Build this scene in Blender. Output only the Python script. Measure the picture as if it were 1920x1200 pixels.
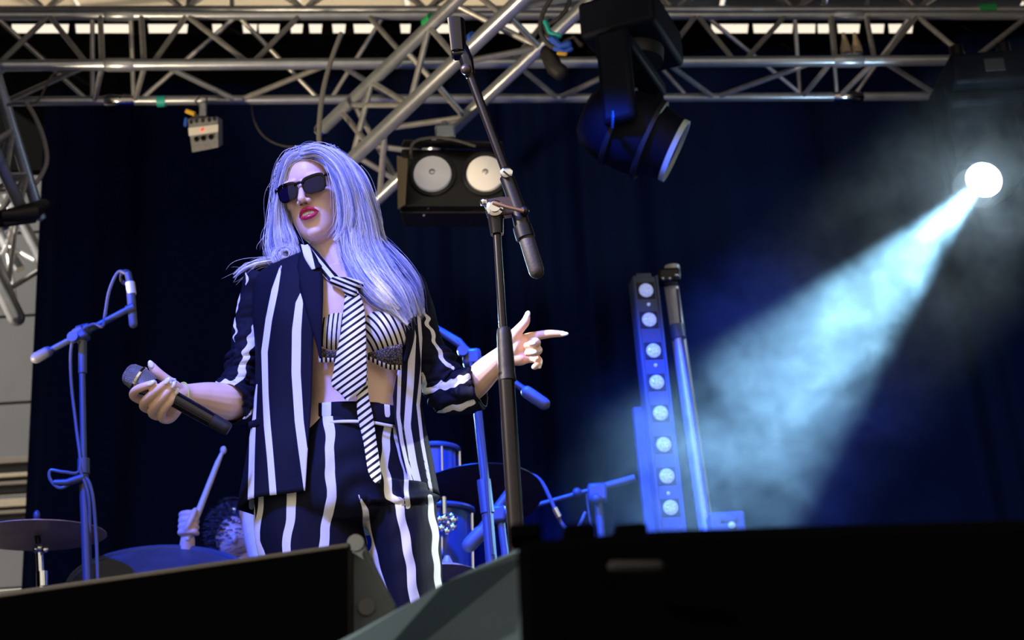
import bpy, bmesh, math, random
import numpy as np
from mathutils import Vector, Matrix, noise as mnoise

for o in list(bpy.data.objects):
    bpy.data.objects.remove(o)
SC = bpy.context.scene
COL = SC.collection
R_ = math.radians

# ------------------------------------------------------------------ camera
FPX = 2667.0
TILT, ROLL = R_(20.0), R_(3.5)
CAM = Vector((0, 0, 1.6))
F = Vector((0, math.cos(TILT), math.sin(TILT)))
U0 = Vector((0, -math.sin(TILT), math.cos(TILT)))
X0 = Vector((1, 0, 0))
CR = X0 * math.cos(ROLL) - U0 * math.sin(ROLL)
CU = U0 * math.cos(ROLL) + X0 * math.sin(ROLL)
cd = bpy.data.cameras.new('camera')
cd.sensor_width = 36.0
cd.lens = FPX / 1920 * 36
cd.dof.use_dof = True
cd.dof.focus_distance = 3.2
cd.dof.aperture_fstop = 5.0
cd.clip_start = 0.05
cam = bpy.data.objects.new('camera', cd)
COL.objects.link(cam)
m3 = Matrix((CR, CU, -F)).transposed()
cam.matrix_world = Matrix.Translation(CAM) @ m3.to_4x4()
SC.camera = cam


def ray(px, py):
    return F * FPX + CR * (px - 960) + CU * (600 - py)


def P(px, py, y):
    r = ray(px, py)
    return CAM + r * (y / r.y)


def Pz(px, py, z):
    r = ray(px, py)
    return CAM + r * ((z - CAM.z) / r.z)


def proj(v):
    v = np.asarray(v, dtype=float) - np.array(CAM)
    d = v @ np.array(F)
    return np.stack([960 + FPX * (v @ np.array(CR)) / d, 600 - FPX * (v @ np.array(CU)) / d], -1)


# ------------------------------------------------------------------ world, exposure, lights
SC.view_settings.view_transform = 'Standard'
SC.view_settings.look = 'None'
SC.view_settings.gamma = 1.0
SC.view_settings.use_curve_mapping = False
SC.view_settings.exposure = 0.0
SC.cycles.use_denoising = True
SC.cycles.max_bounces = 6
SC.cycles.diffuse_bounces = 3
SC.cycles.glossy_bounces = 3
SC.cycles.transmission_bounces = 4
SC.cycles.transparent_max_bounces = 12
SC.cycles.volume_bounces = 0
SC.cycles.volume_step_rate = 1.0
SC.cycles.volume_max_steps = 128
SC.cycles.sample_clamp_indirect = 4.0

W = bpy.data.worlds.new('world')
SC.world = W
W.use_nodes = True
nt = W.node_tree
nt.nodes.clear()
wo = nt.nodes.new('ShaderNodeOutputWorld')
bg = nt.nodes.new('ShaderNodeBackground')
tc = nt.nodes.new('ShaderNodeTexCoord')
sx = nt.nodes.new('ShaderNodeSeparateXYZ')
rp = nt.nodes.new('ShaderNodeValToRGB')
mr = nt.nodes.new('ShaderNodeMapRange')
nt.links.new(tc.outputs['Generated'], sx.inputs[0])
nt.links.new(sx.outputs['Z'], mr.inputs[0])
mr.inputs[1].default_value = -1
mr.inputs[2].default_value = 1
nt.links.new(mr.outputs[0], rp.inputs[0])
e = rp.color_ramp.elements
e[0].position = 0.0
e[0].color = (0.30, 0.22, 0.14, 1)
e[1].position = 1.0
e[1].color = (0.35, 0.42, 0.55, 1)
a = e.new(0.48); a.color = (0.55, 0.40, 0.26, 1)
a = e.new(0.53); a.color = (1.0, 0.91, 0.76, 1)
a = e.new(0.78); a.color = (1.25, 1.08, 0.85, 1)
a = e.new(0.88); a.color = (0.50, 0.55, 0.66, 1)
nt.links.new(rp.outputs[0], bg.inputs['Color'])
bg.inputs['Strength'].default_value = 0.90
nt.links.new(bg.outputs[0], wo.inputs['Surface'])


def lamp(name, kind, loc, target, energy, color, size=0.3, spot=40, blend=0.3):
    l = bpy.data.lights.new(name, kind)
    l.energy = energy
    l.color = color
    if kind == 'SPOT':
        l.spot_size = R_(spot)
        l.spot_blend = blend
        l.shadow_soft_size = size
    elif kind == 'AREA':
        l.shape = 'DISK'
        l.size = size
    o = bpy.data.objects.new(name, l)
    COL.objects.link(o)
    o.location = loc
    d = Vector(target) - Vector(loc)
    o.rotation_euler = d.to_track_quat('-Z', 'Y').to_euler()
    return o


SY = 3.1                      # depth of the singer
FLOOR = 1.42                  # stage floor height
# sun outside the stage, kept off the stage by the left wing wall and the roof
sun = bpy.data.lights.new('sun', 'SUN'); sun.energy = 12.0; sun.angle = R_(1.0); sun.color = (1.0, 0.86, 0.68)
so = bpy.data.objects.new('sun', sun); COL.objects.link(so)
so.rotation_euler = Vector((0.85, 0.45, -0.62)).to_track_quat('-Z', 'Y').to_euler()
# stage lamps and an added truss fill
lamp('blue_key_lamp', 'SPOT', (-1.5, 0.9, 5.2), (-0.42, SY, 2.75), 1500, (0.12, 0.17, 1.0), 0.30, 31)
lamp('truss_warm_fill', 'SPOT', (-2.5, 3.9, 2.6), (-0.5, 5.9, 5.4), 420, (1.0, 0.76, 0.45), 0.10, 50)  # added, unseen: stands in for daylight warming the truss undersides
lamp('blue_wash_lamp', 'SPOT', (-0.2, 3.7, 4.7), (0.35, 5.4, 2.45), 2200, (0.005, 0.07, 1.0), 0.15, 62)
lamp('blue_side_lamp', 'SPOT', (-2.8, 2.4, 5.0), (-1.3, 5.2, 2.4), 2000, (0.005, 0.07, 1.0), 0.15, 50)
lamp('cool_back_lamp', 'SPOT', (2.6, 4.3, 4.0), (-0.15, SY, 1.95), 900, (0.80, 0.94, 1.0), 0.08, 17)
lamp('cool_back_lamp_left', 'SPOT', (-0.95, 6.9, 3.9), (0.10, 2.75, 2.75), 1100, (0.5, 0.85, 1.0), 0.2, 24)
BEAM_LENS = P(1842, 340, 6.2)
BEAM_AIM = P(1440, 764, 5.1)
lamp('beam_lamp', 'SPOT', BEAM_LENS + (BEAM_AIM - BEAM_LENS).normalized() * 0.03, BEAM_AIM, 5200, (0.32, 0.68, 0.95), 0.03, 18, 0.6)
lamp('beam_spill', 'POINT', BEAM_LENS + (BEAM_AIM - BEAM_LENS).normalized() * 0.06, BEAM_AIM, 12, (0.5, 0.8, 1.0), 0.03)


# ------------------------------------------------------------------ materials
MATS = {}


def mat(name, color, rough=0.5, metal=0.0, noise=0.0, nscale=40.0, bump=0.0, bscale=200.0, spec=0.5, sss=0.0, emis=None, estr=0.0, trans=0.0, sheen=0.0, aniso=None):
    if name in MATS:
        return MATS[name]
    m = bpy.data.materials.new(name)
    m.use_nodes = True
    n = m.node_tree
    b = n.nodes['Principled BSDF']
    b.inputs['Base Color'].default_value = (*color, 1)
    b.inputs['Roughness'].default_value = rough
    b.inputs['Metallic'].default_value = metal
    b.inputs['Specular IOR Level'].default_value = spec
    if sss:
        b.inputs['Subsurface Weight'].default_value = sss
        b.inputs['Subsurface Radius'].default_value = (0.012, 0.004, 0.002)
        b.inputs['Subsurface Scale'].default_value = 1.0
    if emis:
        b.inputs['Emission Color'].default_value = (*emis, 1)
        b.inputs['Emission Strength'].default_value = estr
    if trans:
        b.inputs['Transmission Weight'].default_value = trans
    if sheen:
        b.inputs['Sheen Weight'].default_value = sheen
    t = n.nodes.new('ShaderNodeTexCoord')
    if noise:
        nz = n.nodes.new('ShaderNodeTexNoise')
        nz.inputs['Scale'].default_value = nscale
        nz.inputs['Detail'].default_value = 4
        n.links.new(t.outputs['Object'], nz.inputs['Vector'])
        r = n.nodes.new('ShaderNodeValToRGB')
        r.color_ramp.elements[0].position = 0.3
        r.color_ramp.elements[1].position = 0.7
        r.color_ramp.elements[0].color = (*[c * (1 - noise) for c in color], 1)
        r.color_ramp.elements[1].color = (*[min(1, c * (1 + noise)) for c in color], 1)
        n.links.new(nz.outputs['Fac'], r.inputs[0])
        n.links.new(r.outputs[0], b.inputs['Base Color'])
    if bump:
        nz = n.nodes.new('ShaderNodeTexNoise')
        nz.inputs['Scale'].default_value = bscale
        nz.inputs['Detail'].default_value = 3
        n.links.new(t.outputs['Object'], nz.inputs['Vector'])
        bp = n.nodes.new('ShaderNodeBump')
        bp.inputs['Strength'].default_value = bump
        bp.inputs['Distance'].default_value = 0.002
        n.links.new(nz.outputs['Fac'], bp.inputs['Height'])
        n.links.new(bp.outputs[0], b.inputs['Normal'])
    MATS[name] = m
    return m


def stripe_mat(name, dark, light, rough=0.7, bump=0.15):
    """two colours of cloth, chosen by the signed distance stored in the 'stripe' attribute"""
    m = mat(name, dark, rough, spec=0.12, bump=bump, bscale=700)
    n = m.node_tree
    b = n.nodes['Principled BSDF']
    at = n.nodes.new('ShaderNodeAttribute')
    at.attribute_name = 'stripe'
    r = n.nodes.new('ShaderNodeMapRange')
    r.inputs[1].default_value = -0.4
    r.inputs[2].default_value = 0.4
    n.links.new(at.outputs['Fac'], r.inputs[0])
    mx = n.nodes.new('ShaderNodeMix')
    mx.data_type = 'RGBA'
    mx.inputs[6].default_value = (*dark, 1)
    mx.inputs[7].default_value = (*light, 1)
    n.links.new(r.outputs[0], mx.inputs[0])
    n.links.new(mx.outputs[2], b.inputs['Base Color'])
    return m


ALU = mat('brushed_aluminium', (0.46, 0.51, 0.60), 0.30, 0.65, noise=0.12, nscale=14, bump=0.05, bscale=90)
ALU_B = mat('brace_aluminium', (0.50, 0.51, 0.54), 0.34, 0.55, noise=0.15, nscale=20)
BLK = mat('black_metal', (0.006, 0.006, 0.009), 0.35, 0.2, noise=0.2, nscale=30)
BLKM = mat('black_matte_plastic', (0.010, 0.011, 0.014), 0.55, 0.0, bump=0.1, bscale=400)
BLKG = mat('black_gloss', (0.006, 0.006, 0.008), 0.12, 0.0)
CHROME = mat('chrome', (0.75, 0.75, 0.77), 0.12, 1.0)
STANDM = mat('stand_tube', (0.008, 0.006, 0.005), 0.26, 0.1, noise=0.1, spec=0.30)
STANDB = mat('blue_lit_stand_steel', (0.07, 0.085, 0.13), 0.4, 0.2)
RUBBER = mat('rubber', (0.02, 0.02, 0.02), 0.6)
CABLE = mat('cable_rubber', (0.05, 0.05, 0.055), 0.45)
CABLEG = mat('grey_cable', (0.20, 0.20, 0.21), 0.5)
SKIN = mat('skin', (0.84, 0.58, 0.45), 0.42, sss=0.12, noise=0.05, nscale=25, bump=0.05, bscale=500, spec=0.4)
HAIR = mat('platinum_hair', (0.74, 0.74, 0.80), 0.40, noise=0.22, nscale=60, spec=0.5)
HAIRS = mat('platinum_strands', (0.80, 0.80, 0.86), 0.35, noise=0.15, nscale=50, spec=0.5)
NAIL = mat('pearl_nail', (0.80, 0.80, 0.78), 0.12, spec=0.8)
WHITEP = mat('white_plastic', (0.8, 0.8, 0.8), 0.4)


# ------------------------------------------------------------------ mesh helpers
class MB:
    def __init__(s):
        s.v = []
        s.f = []

    def add(s, v, f):
        k = len(s.v)
        s.v += [tuple(p) for p in v]
        s.f += [tuple(i + k for i in q) for q in f]
        return s

    def tube(s, pts, rad, n=12, caps=True, flat=None):
        pts = [Vector(p) for p in pts]
        m = len(pts)
        if not hasattr(rad, '__len__'):
            rad = [rad] * m
        t = []
        for i in range(m):
            a = pts[max(0, i - 1)]
            b = pts[min(m - 1, i + 1)]
            d = b - a
            t.append(d.normalized() if d.length > 1e-9 else Vector((0, 0, 1)))
        up = Vector((0, 0, 1)) if abs(t[0].z) < 0.9 else Vector((0, 1, 0))
        if flat is not None:
            up = Vector(flat)
        u = (up - t[0] * up.dot(t[0])).normalized()
        v = []
        for i in range(m):
            u = (u - t[i] * u.dot(t[i])).normalized()
            w = t[i].cross(u)
            r = rad[i]
            ru, rw = (r if hasattr(r, '__len__') else (r, r))
            for k in range(n):
                a = 2 * math.pi * k / n
                v.append(pts[i] + u * (math.cos(a) * ru) + w * (math.sin(a) * rw))
        f = []
        for i in range(m - 1):
            for k in range(n):
                k2 = (k + 1) % n
                f.append((i * n + k, i * n + k2, (i + 1) * n + k2, (i + 1) * n + k))
        if caps:
            f.append(tuple(range(n - 1, -1, -1)))
            f.append(tuple((m - 1) * n + k for k in range(n)))
        return s.add(v, f)

    def rtube(s, pts, rad, n=12):
        """tube with rounded ends"""
        pts = [Vector(p) for p in pts]
        m = len(pts)
        if not hasattr(rad, '__len__'):
            rad = [rad] * m
        d0 = (pts[0] - pts[1]).normalized()
        d1 = (pts[-1] - pts[-2]).normalized()
        q, r = [], []
        for a in (0.98, 0.85, 0.5):
            q.append(pts[0] + d0 * rad[0] * a); r.append(rad[0] * math.sqrt(1 - a * a))
        q += pts; r += list(rad)
        for a in (0.5, 0.85, 0.98):
            q.append(pts[-1] + d1 * rad[-1] * a); r.append(rad[-1] * math.sqrt(1 - a * a))
        return s.tube(q, r, n)

    def ell(s, c, rad, rot=None, nu=24, nv=14):
        c = Vector(c)
        if not hasattr(rad, '__len__'):
            rad = (rad,) * 3
        v, f = [], []
        M = rot if rot is not None else Matrix.Identity(3)
        for j in range(1, nv):
            th = math.pi * j / nv
            for i in range(nu):
                ph = 2 * math.pi * i / nu
                v.append(c + M @ Vector((rad[0] * math.sin(th) * math.cos(ph), rad[1] * math.sin(th) * math.sin(ph), rad[2] * math.cos(th))))
        v.append(c + M @ Vector((0, 0, rad[2])))
        v.append(c - M @ Vector((0, 0, rad[2])))
        top, bot = len(v) - 2, len(v) - 1
        for j in range(nv - 2):
            for i in range(nu):
                i2 = (i + 1) % nu
                f.append((j * nu + i, (j + 1) * nu + i, (j + 1) * nu + i2, j * nu + i2))
        for i in range(nu):
            i2 = (i + 1) % nu
            f.append((top, i, i2))
            f.append((bot, (nv - 2) * nu + i2, (nv - 2) * nu + i))
        return s.add(v, f)

    def box(s, c, size, rot=None):
        c = Vector(c)
        M = rot if rot is not None else Matrix.Identity(3)
        hx, hy, hz = size[0] / 2, size[1] / 2, size[2] / 2
        v = [c + M @ Vector((x * hx, y * hy, z * hz)) for x in (-1, 1) for y in (-1, 1) for z in (-1, 1)]
        f = [(0, 1, 3, 2), (4, 6, 7, 5), (0, 4, 5, 1), (2, 3, 7, 6), (0, 2, 6, 4), (1, 5, 7, 3)]
        return s.add(v, f)

    def hexa(s, a, b):
        """solid between two quads (four points each, same order)"""
        v = list(a) + list(b)
        return s.add(v, [(0, 1, 2, 3), (7, 6, 5, 4), (0, 4, 5, 1), (1, 5, 6, 2), (2, 6, 7, 3), (3, 7, 4, 0)])

    def lathe(s, o, axis, prof, n=24):
        """prof: list of (distance along axis, radius)"""
        o = Vector(o)
        ax = Vector(axis).normalized()
        up = Vector((0, 0, 1)) if abs(ax.z) < 0.9 else Vector((0, 1, 0))
        u = (up - ax * up.dot(ax)).normalized()
        w = ax.cross(u)
        v = []
        for d, r in prof:
            for k in range(n):
                a = 2 * math.pi * k / n
                v.append(o + ax * d + (u * math.cos(a) + w * math.sin(a)) * max(r, 1e-5))
        f = []
        m = len(prof)
        for i in range(m - 1):
            for k in range(n):
                k2 = (k + 1) % n
                f.append((i * n + k, i * n + k2, (i + 1) * n + k2, (i + 1) * n + k))
        f.append(tuple(range(n - 1, -1, -1)))
        f.append(tuple((m - 1) * n + k for k in range(n)))
        return s.add(v, f)

    def build(s, name, m, parent=None, smooth=True, bevel=0, kind=None, label=None, sub=0):
        me = bpy.data.meshes.new(name)
        me.from_pydata([tuple(p) for p in s.v], [], s.f)
        me.update()
        bm = bmesh.new(); bm.from_mesh(me)
        bmesh.ops.recalc_face_normals(bm, faces=bm.faces)
        bm.to_mesh(me); bm.free()
        return link(name, me, m, parent, smooth, bevel, kind, label, sub)


def link(name, me, m, parent=None, smooth=True, bevel=0, kind=None, label=None, sub=0):
    me.name = name
    o = bpy.data.objects.new(name, me)
    COL.objects.link(o)
    if m is not None:
        me.materials.append(m)
    if smooth:
        me.shade_smooth()
        if not sub:
            try:
                me.set_sharp_from_angle(angle=R_(38))
            except Exception:
                pass
    if bevel:
        md = o.modifiers.new('bevel', 'BEVEL')
        md.width = bevel
        md.segments = 2
        md.limit_method = 'ANGLE'
    if sub:
        md = o.modifiers.new('sub', 'SUBSURF')
        md.levels = md.render_levels = sub
    put(o, parent)
    if kind:
        o['kind'] = kind
    if label:
        o['label'] = label
    return o


def put(o, parent):
    if parent is not None:
        root = parent
        T = Matrix.Identity(4)
        bpy_loc = []
        p = parent
        # parents are only ever translated
        loc = Vector((0, 0, 0))
        while p is not None:
            loc += p.location
            p = p.parent
        o.parent = parent
        # meshes are written in world coordinates: cancel the parents' offset
        if parent.type == 'EMPTY':
            o.matrix_parent_inverse = Matrix.Translation(-loc)
    return o


def thing(name, label, cat, loc=(0, 0, 0), group=None):
    o = bpy.data.objects.new(name, None)
    o.empty_display_size = 0.1
    COL.objects.link(o)
    o.location = loc
    o['label'] = label
    o['category'] = cat
    if group:
        o['group'] = group
    return o


def tag(o, label, cat, group=None):
    o['label'] = label
    o['category'] = cat
    if group:
        o['group'] = group
    return o


def remeshed(mb, voxel, smooth=4, factor=0.5):
    me = bpy.data.meshes.new('tmp')
    me.from_pydata([tuple(p) for p in mb.v], [], mb.f)
    me.update()
    bm = bmesh.new(); bm.from_mesh(me)
    bmesh.ops.recalc_face_normals(bm, faces=bm.faces)
    bm.to_mesh(me); bm.free()
    o = bpy.data.objects.new('tmp', me)
    COL.objects.link(o)
    r = o.modifiers.new('r', 'REMESH')
    r.mode = 'VOXEL'
    r.voxel_size = voxel
    if smooth:
        s = o.modifiers.new('s', 'SMOOTH')
        s.factor = factor
        s.iterations = smooth
    dg = bpy.context.evaluated_depsgraph_get()
    dg.update()
    out = bpy.data.meshes.new_from_object(o.evaluated_get(dg))
    bpy.data.objects.remove(o)
    bpy.data.meshes.remove(me)
    return out


def verts_of(me):
    a = np.empty(len(me.vertices) * 3)
    me.vertices.foreach_get('co', a)
    return a.reshape(-1, 3)


def set_stripe(me, vals):
    at = me.attributes.new('stripe', 'FLOAT', 'POINT')
    at.data.foreach_set('value', np.asarray(vals, dtype=np.float32))


def stripe_sd(pp, stripes):
    """signed pixel distance inside (+) / outside (-) of the nearest stripe; stripe = (width or widths, [(x,y)...])"""
    best = np.full(len(pp), -50.0)
    for w, pl in stripes:
        pl = np.array(pl, float)
        ws = np.full(len(pl), w, float) if not hasattr(w, '__len__') else np.array(w, float)
        for i in range(len(pl) - 1):
            a, b = pl[i], pl[i + 1]
            ab = b - a
            t = np.clip(((pp - a) @ ab) / (ab @ ab), 0, 1)
            d = np.hypot(*(pp - (a + t[:, None] * ab)).T)
            best = np.maximum(best, (ws[i] + (ws[i + 1] - ws[i]) * t) / 2 - d)
    return best


def spline(ctrl, n):
    """Catmull-Rom through tuples of any length"""
    c = np.array(ctrl, float)
    c = np.vstack([2 * c[0] - c[1], c, 2 * c[-1] - c[-2]])
    m = len(ctrl) - 1
    out = []
    for k in range(n):
        x = k / (n - 1) * m
        i = min(int(x), m - 1)
        t = x - i
        p0, p1, p2, p3 = c[i], c[i + 1], c[i + 2], c[i + 3]
        out.append(0.5 * ((2 * p1) + (-p0 + p2) * t + (2 * p0 - 5 * p1 + 4 * p2 - p3) * t * t + (-p0 + 3 * p1 - 3 * p2 + p3) * t ** 3))
    return np.array(out)


def curve_pts(ctrl, n, y0):
    """control tuples (px, py, dy) -> world points around depth y0"""
    return [P(c[0], c[1], y0 + c[2]) for c in spline(ctrl, n)]


def grid_obj(rows, closed=False):
    """faces for a grid of rows of points"""
    v = [tuple(p) for r in rows for p in r]
    n = len(rows[0])
    f = []
    for i in range(len(rows) - 1):
        for k in range(n if closed else n - 1):
            k2 = (k + 1) % n
            f.append((i * n + k, i * n + k2, (i + 1) * n + k2, (i + 1) * n + k))
    return v, f


# ================================================================== THE SETTING
FLOORM = mat('stage_floor_ply', (0.02, 0.02, 0.022), 0.6, noise=0.3, nscale=3, bump=0.1)
MB().box((0, 5.2, FLOOR - 0.06), (9, 8.4, 0.12)).build('floor', FLOORM, smooth=False, kind='structure')
GROUND = mat('trodden_ground', (0.16, 0.13, 0.09), 0.9, noise=0.3, nscale=2)
MB().box((0, 0, -0.05), (60, 60, 0.1)).build('ground', GROUND, smooth=False, kind='structure')
ROOFM = mat('roof_canvas', (0.020, 0.022, 0.03), 0.8, noise=0.25, nscale=1.5)
WALLK = mat('black_masking_cloth', (0.0015, 0.002, 0.003), 0.9, spec=0.05)
GREYW = mat('grey_container_paint', (0.036, 0.044, 0.062), 0.7, noise=0.08, nscale=4)
RZ, ZT = 7.1, 6.9
ra, rb_ = Pz(-260, 38, RZ), Pz(2080, 38, RZ)
f0, f1 = Vector((ra.x - .4, -0.5, RZ)), Vector((rb_.x + .4, -0.5, RZ))
m0, m1 = ra + Vector((0, -.9, 0)), rb_ + Vector((0, -.9, 0))
up_ = Vector((0, 0, .02))
MB().hexa([f0, f1, m1, m0], [p + up_ for p in (f0, f1, m1, m0)]).build('ceiling', ROOFM, smooth=False, kind='structure')
# the last strip of roof: pale translucent canvas on the left, dark on the right
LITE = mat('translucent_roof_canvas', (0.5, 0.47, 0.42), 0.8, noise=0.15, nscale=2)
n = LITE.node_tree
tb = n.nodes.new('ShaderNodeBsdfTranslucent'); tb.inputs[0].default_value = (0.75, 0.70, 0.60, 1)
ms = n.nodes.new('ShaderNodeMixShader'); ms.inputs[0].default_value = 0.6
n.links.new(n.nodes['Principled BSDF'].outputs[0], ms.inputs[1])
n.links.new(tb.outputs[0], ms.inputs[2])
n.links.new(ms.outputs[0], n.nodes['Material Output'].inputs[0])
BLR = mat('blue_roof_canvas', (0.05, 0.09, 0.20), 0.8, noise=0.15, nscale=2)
for k in range(12):
    e0, e1 = ra.lerp(rb_, k / 12 + .002), ra.lerp(rb_, (k + 1) / 12 - .002)
    q = [e0, e1, e1 + Vector((0, -.9, 0)), e0 + Vector((0, -.9, 0))]
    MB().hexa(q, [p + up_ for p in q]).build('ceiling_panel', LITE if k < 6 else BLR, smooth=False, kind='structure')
# back masking wall between drape top and the strip of daylight
wa, wm, wb = Pz(-260, 62, ZT), Pz(112, 62, ZT), Pz(2080, 62, ZT)
def wallq(name, a, b, z0):
    q = [Vector((a.x, a.y, z0)), Vector((b.x, b.y, z0)), b, a]
    MB().hexa(q, [p + Vector((0, .08, 0)) for p in q]).build(name, WALLK, smooth=False, kind='structure')
wallq('wall_back', wm, wb, FLOOR)
wallq('wall_back_upper', wa, wm, P(40, 322, wm.y).z)
# wing wall on the left (out of view, keeps the sun off the stage) and on the right
MB().box((-3.55, 4.3, 4.25), (0.06, 6.1, 5.7)).build('wall_left', WALLK, smooth=False, kind='structure')
MB().box((4.75, 5.0, 4.25), (0.06, 7.4, 5.7)).build('wall_right', WALLK, smooth=False, kind='structure')

# the valance: a wavy hem of roof canvas, with posts in front of the daylight
GAPS = [(20, 127), (140, 242), (277, 350), (398, 414), (455, 480), (485, 522), (545, 566), (580, 602), (624, 646), (664, 702), (752, 768), (810, 850), (937, 972), (978, 1006), (1060, 1092), (1336, 1402), (1414, 1486), (1492, 1530), (1534, 1555), (1572, 1612), (1632, 1658), (1668, 1712)]
edges = [-160] + [v for g in GAPS for v in g] + [1990]
def VP(px, py):
    r = ray(px, py); g = wb - wa
    nr = Vector((g.y, -g.x, 0))
    return CAM + r * ((wa + Vector((0, -.06, 0)) - CAM).dot(nr) / r.dot(nr))
t = thing('back_valance', 'black cloth valance hanging in tabs before the strip of daylight under the roof', 'curtain', VP(960, 50))
for i in range(0, len(edges), 2):
    a, b = edges[i], edges[i + 1]
    q = [VP(a, 66), VP(b, 66), VP(b - 3, 38), VP(a + 3, 38)]
    MB().hexa(q, [v + Vector((0, 0.05, 0)) for v in q]).build('valance_tab', WALLK, t, smooth=False)
q = [VP(-160, 41) + Vector((0, -.02, 0)), VP(1990, 41) + Vector((0, -.02, 0)), VP(1990, 22) + Vector((0, -.02, 0)), VP(-160, 22) + Vector((0, -.02, 0))]
vh = MB()
vh.hexa(q, [v + Vector((0, 0.05, 0)) for v in q]).build('header_band', WALLK, t, smooth=False)

# back drape with real folds
VEL = mat('navy_black_velvet', (0.0034, 0.0090, 0.0480), 0.95, spec=0.05, bump=0.1, bscale=300, sheen=0.0)
rows = []
NX = 700
for j in range(24):
    tj = j / 23
    row = []
    for i in range(NX):
        ti = i / (NX - 1)
        xl = P(88 - 40 * tj, 192 + 940 * tj, 7.6)
        xb = P(1990, 192 + 940 * tj, 7.6)
        x = xl.x + (4.35 - xl.x) * ti
        z = P(960, 192, 7.6).z + 0.25 - (P(960, 192, 7.6).z + 0.25 - FLOOR) * tj
        s = x * 5.2 + 1.3 * math.sin(x * 1.9) + 0.25 * math.sin(tj * 3 + x)
        y = 7.6 + 0.055 * math.sin(s * 2.1) + 0.03 * math.sin(s * 5.3 + 1) * (0.4 + 0.6 * tj)
        row.append((x, y, z))
    rows.append(row)
v, f = grid_obj(rows)
o = MB().add(v, f).build('stage_drape', VEL)
md = o.modifiers.new('thick', 'SOLIDIFY'); md.thickness = 0.006
tag(o, 'navy black velvet drape hanging in folds across the back of the stage', 'curtain')

# what shows past the drape on the left: a grey trailer side with pale rails
q0 = [P(-400, 1250, 10.2), P(140, 1250, 10.2), P(140, 330, 10.2), P(-400, 330, 10.2)]
zlo, zhi = 0.0, P(0, 300, 10.2).z
xa, xb = P(-420, 700, 10.2).x, P(170, 700, 10.2).x
t = thing('trailer', 'grey trailer side with pale horizontal rails seen past the drape edge', 'trailer', ((xa + xb) / 2, 10.25, 0))
k = 0
zz = zlo
while zz < zhi:
    MB().box(((xa + xb) / 2, 10.25, zz + 0.345), (xb - xa, 0.08, 0.68)).build('side_panel', GREYW, t, smooth=False, bevel=0.004)
    zz += 0.70
BEI = mat('beige_rail_paint', (0.15, 0.13, 0.10), 0.6, noise=0.1)
BRN = mat('brown_rail_paint', (0.045, 0.038, 0.035), 0.6, noise=0.1)
for py, h, mm in ((865, 0.05, BRN), (893, 0.035, BEI), (908, 0.03, BRN), (945, 0.06, BEI), (962, 0.03, BRN)):
    z = P(30, py, 10.2).z
    MB().box(((xa + xb) / 2, 10.18, z), (xb - xa, 0.05, h)).build('rail', mm, t, smooth=False, bevel=0.006)

# ================================================================== TRUSSES
def tubepart(name, a, b, r, m, t, n=12):
    return MB().tube([a, b], r, n).build(name, m, t)


Z2 = 5.35
def chord2(px): return Pz(px, 123 - 0.0054 * px, Z2)
def chord3(px): return Pz(px, 190 - 0.0056 * px, Z2)
def chord1(px):
    return P(px, 29, (chord2(px).y + chord3(px).y) / 2)
CH = {1: chord1, 2: chord2, 3: chord3}
t = thing('main_truss', 'long triangular aluminium truss running across the stage above the drape', 'truss', chord2(900))
for c, r in ((1, 0.026), (2, 0.029), (3, 0.025)):
    for x0, x1 in ((-140, 224), (224, 905), (905, 1590), (1590, 2060)):
        tubepart('chord', CH[c](x0), CH[c](x1), r, ALU, t, 16)
    for xj in (224, 1590):
        d = (CH[c](xj + 40) - CH[c](xj - 40))
        a, b = CH[c](xj - 28), CH[c](xj + 28)
        MB().tube([a, a + (b - a) * 0.1, a + (b - a) * 0.9, b], [r, r + 0.006, r + 0.006, r], 16).build('coupler', CHROME if c == 3 else ALU, t)
BR = [  # chord a, px a, chord b, px b
    (1, 92, 2, -5), (1, 92, 2, 165), (1, 350, 2, 468), (1, 562, 2, 472), (1, 690, 2, 770), (1, 350, 2, 285),
    (1, 1305, 2, 1238), (1, 1308, 2, 1378), (1, 1473, 2, 1395), (1, 1720, 2, 1652), (1, 1718, 2, 1818), (1, 1930, 2, 1822), (1, 1120, 2, 1200), (1, 1030, 2, 960),
    (1, 188, 2, 192), (1, 265, 2, 270), (1, 1559, 2, 1566), (1, 1624, 2, 1640),
    (2, 165, 3, 14), (2, 305, 3, 442), (2, 617, 3, 450), (2, 635, 3, 740), (2, 965, 3, 1045), (2, 1190, 3, 1047), (2, 1248, 3, 1338), (2, 1530, 3, 1342), (2, 1655, 3, 1760), (2, 1900, 3, 1770),
    (2, 192, 3, 177), (2, 272, 3, 253), (2, 1560, 3, 1505), (2, 1641, 3, 1574), (2, 15, 3, -60),
    (1, -10, 3, 165), (1, 445, 3, 262), (1, 445, 3, 598), (1, 1322, 3, 1508), (1, 1150, 3, 1290), (1, 720, 3, 620), (1, 1708, 3, 1600), (1, 1490, 3, 1500), (1, 1556, 3, 1570), (1, 173, 3, 174), (1, 245, 3, 251),
]
for a, xa_, b, xb_ in BR:
    tubepart('brace', CH[a](xa_), CH[b](xb_), 0.0145 if (a, b) != (1, 3) else 0.012, ALU_B, t, 10)

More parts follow.
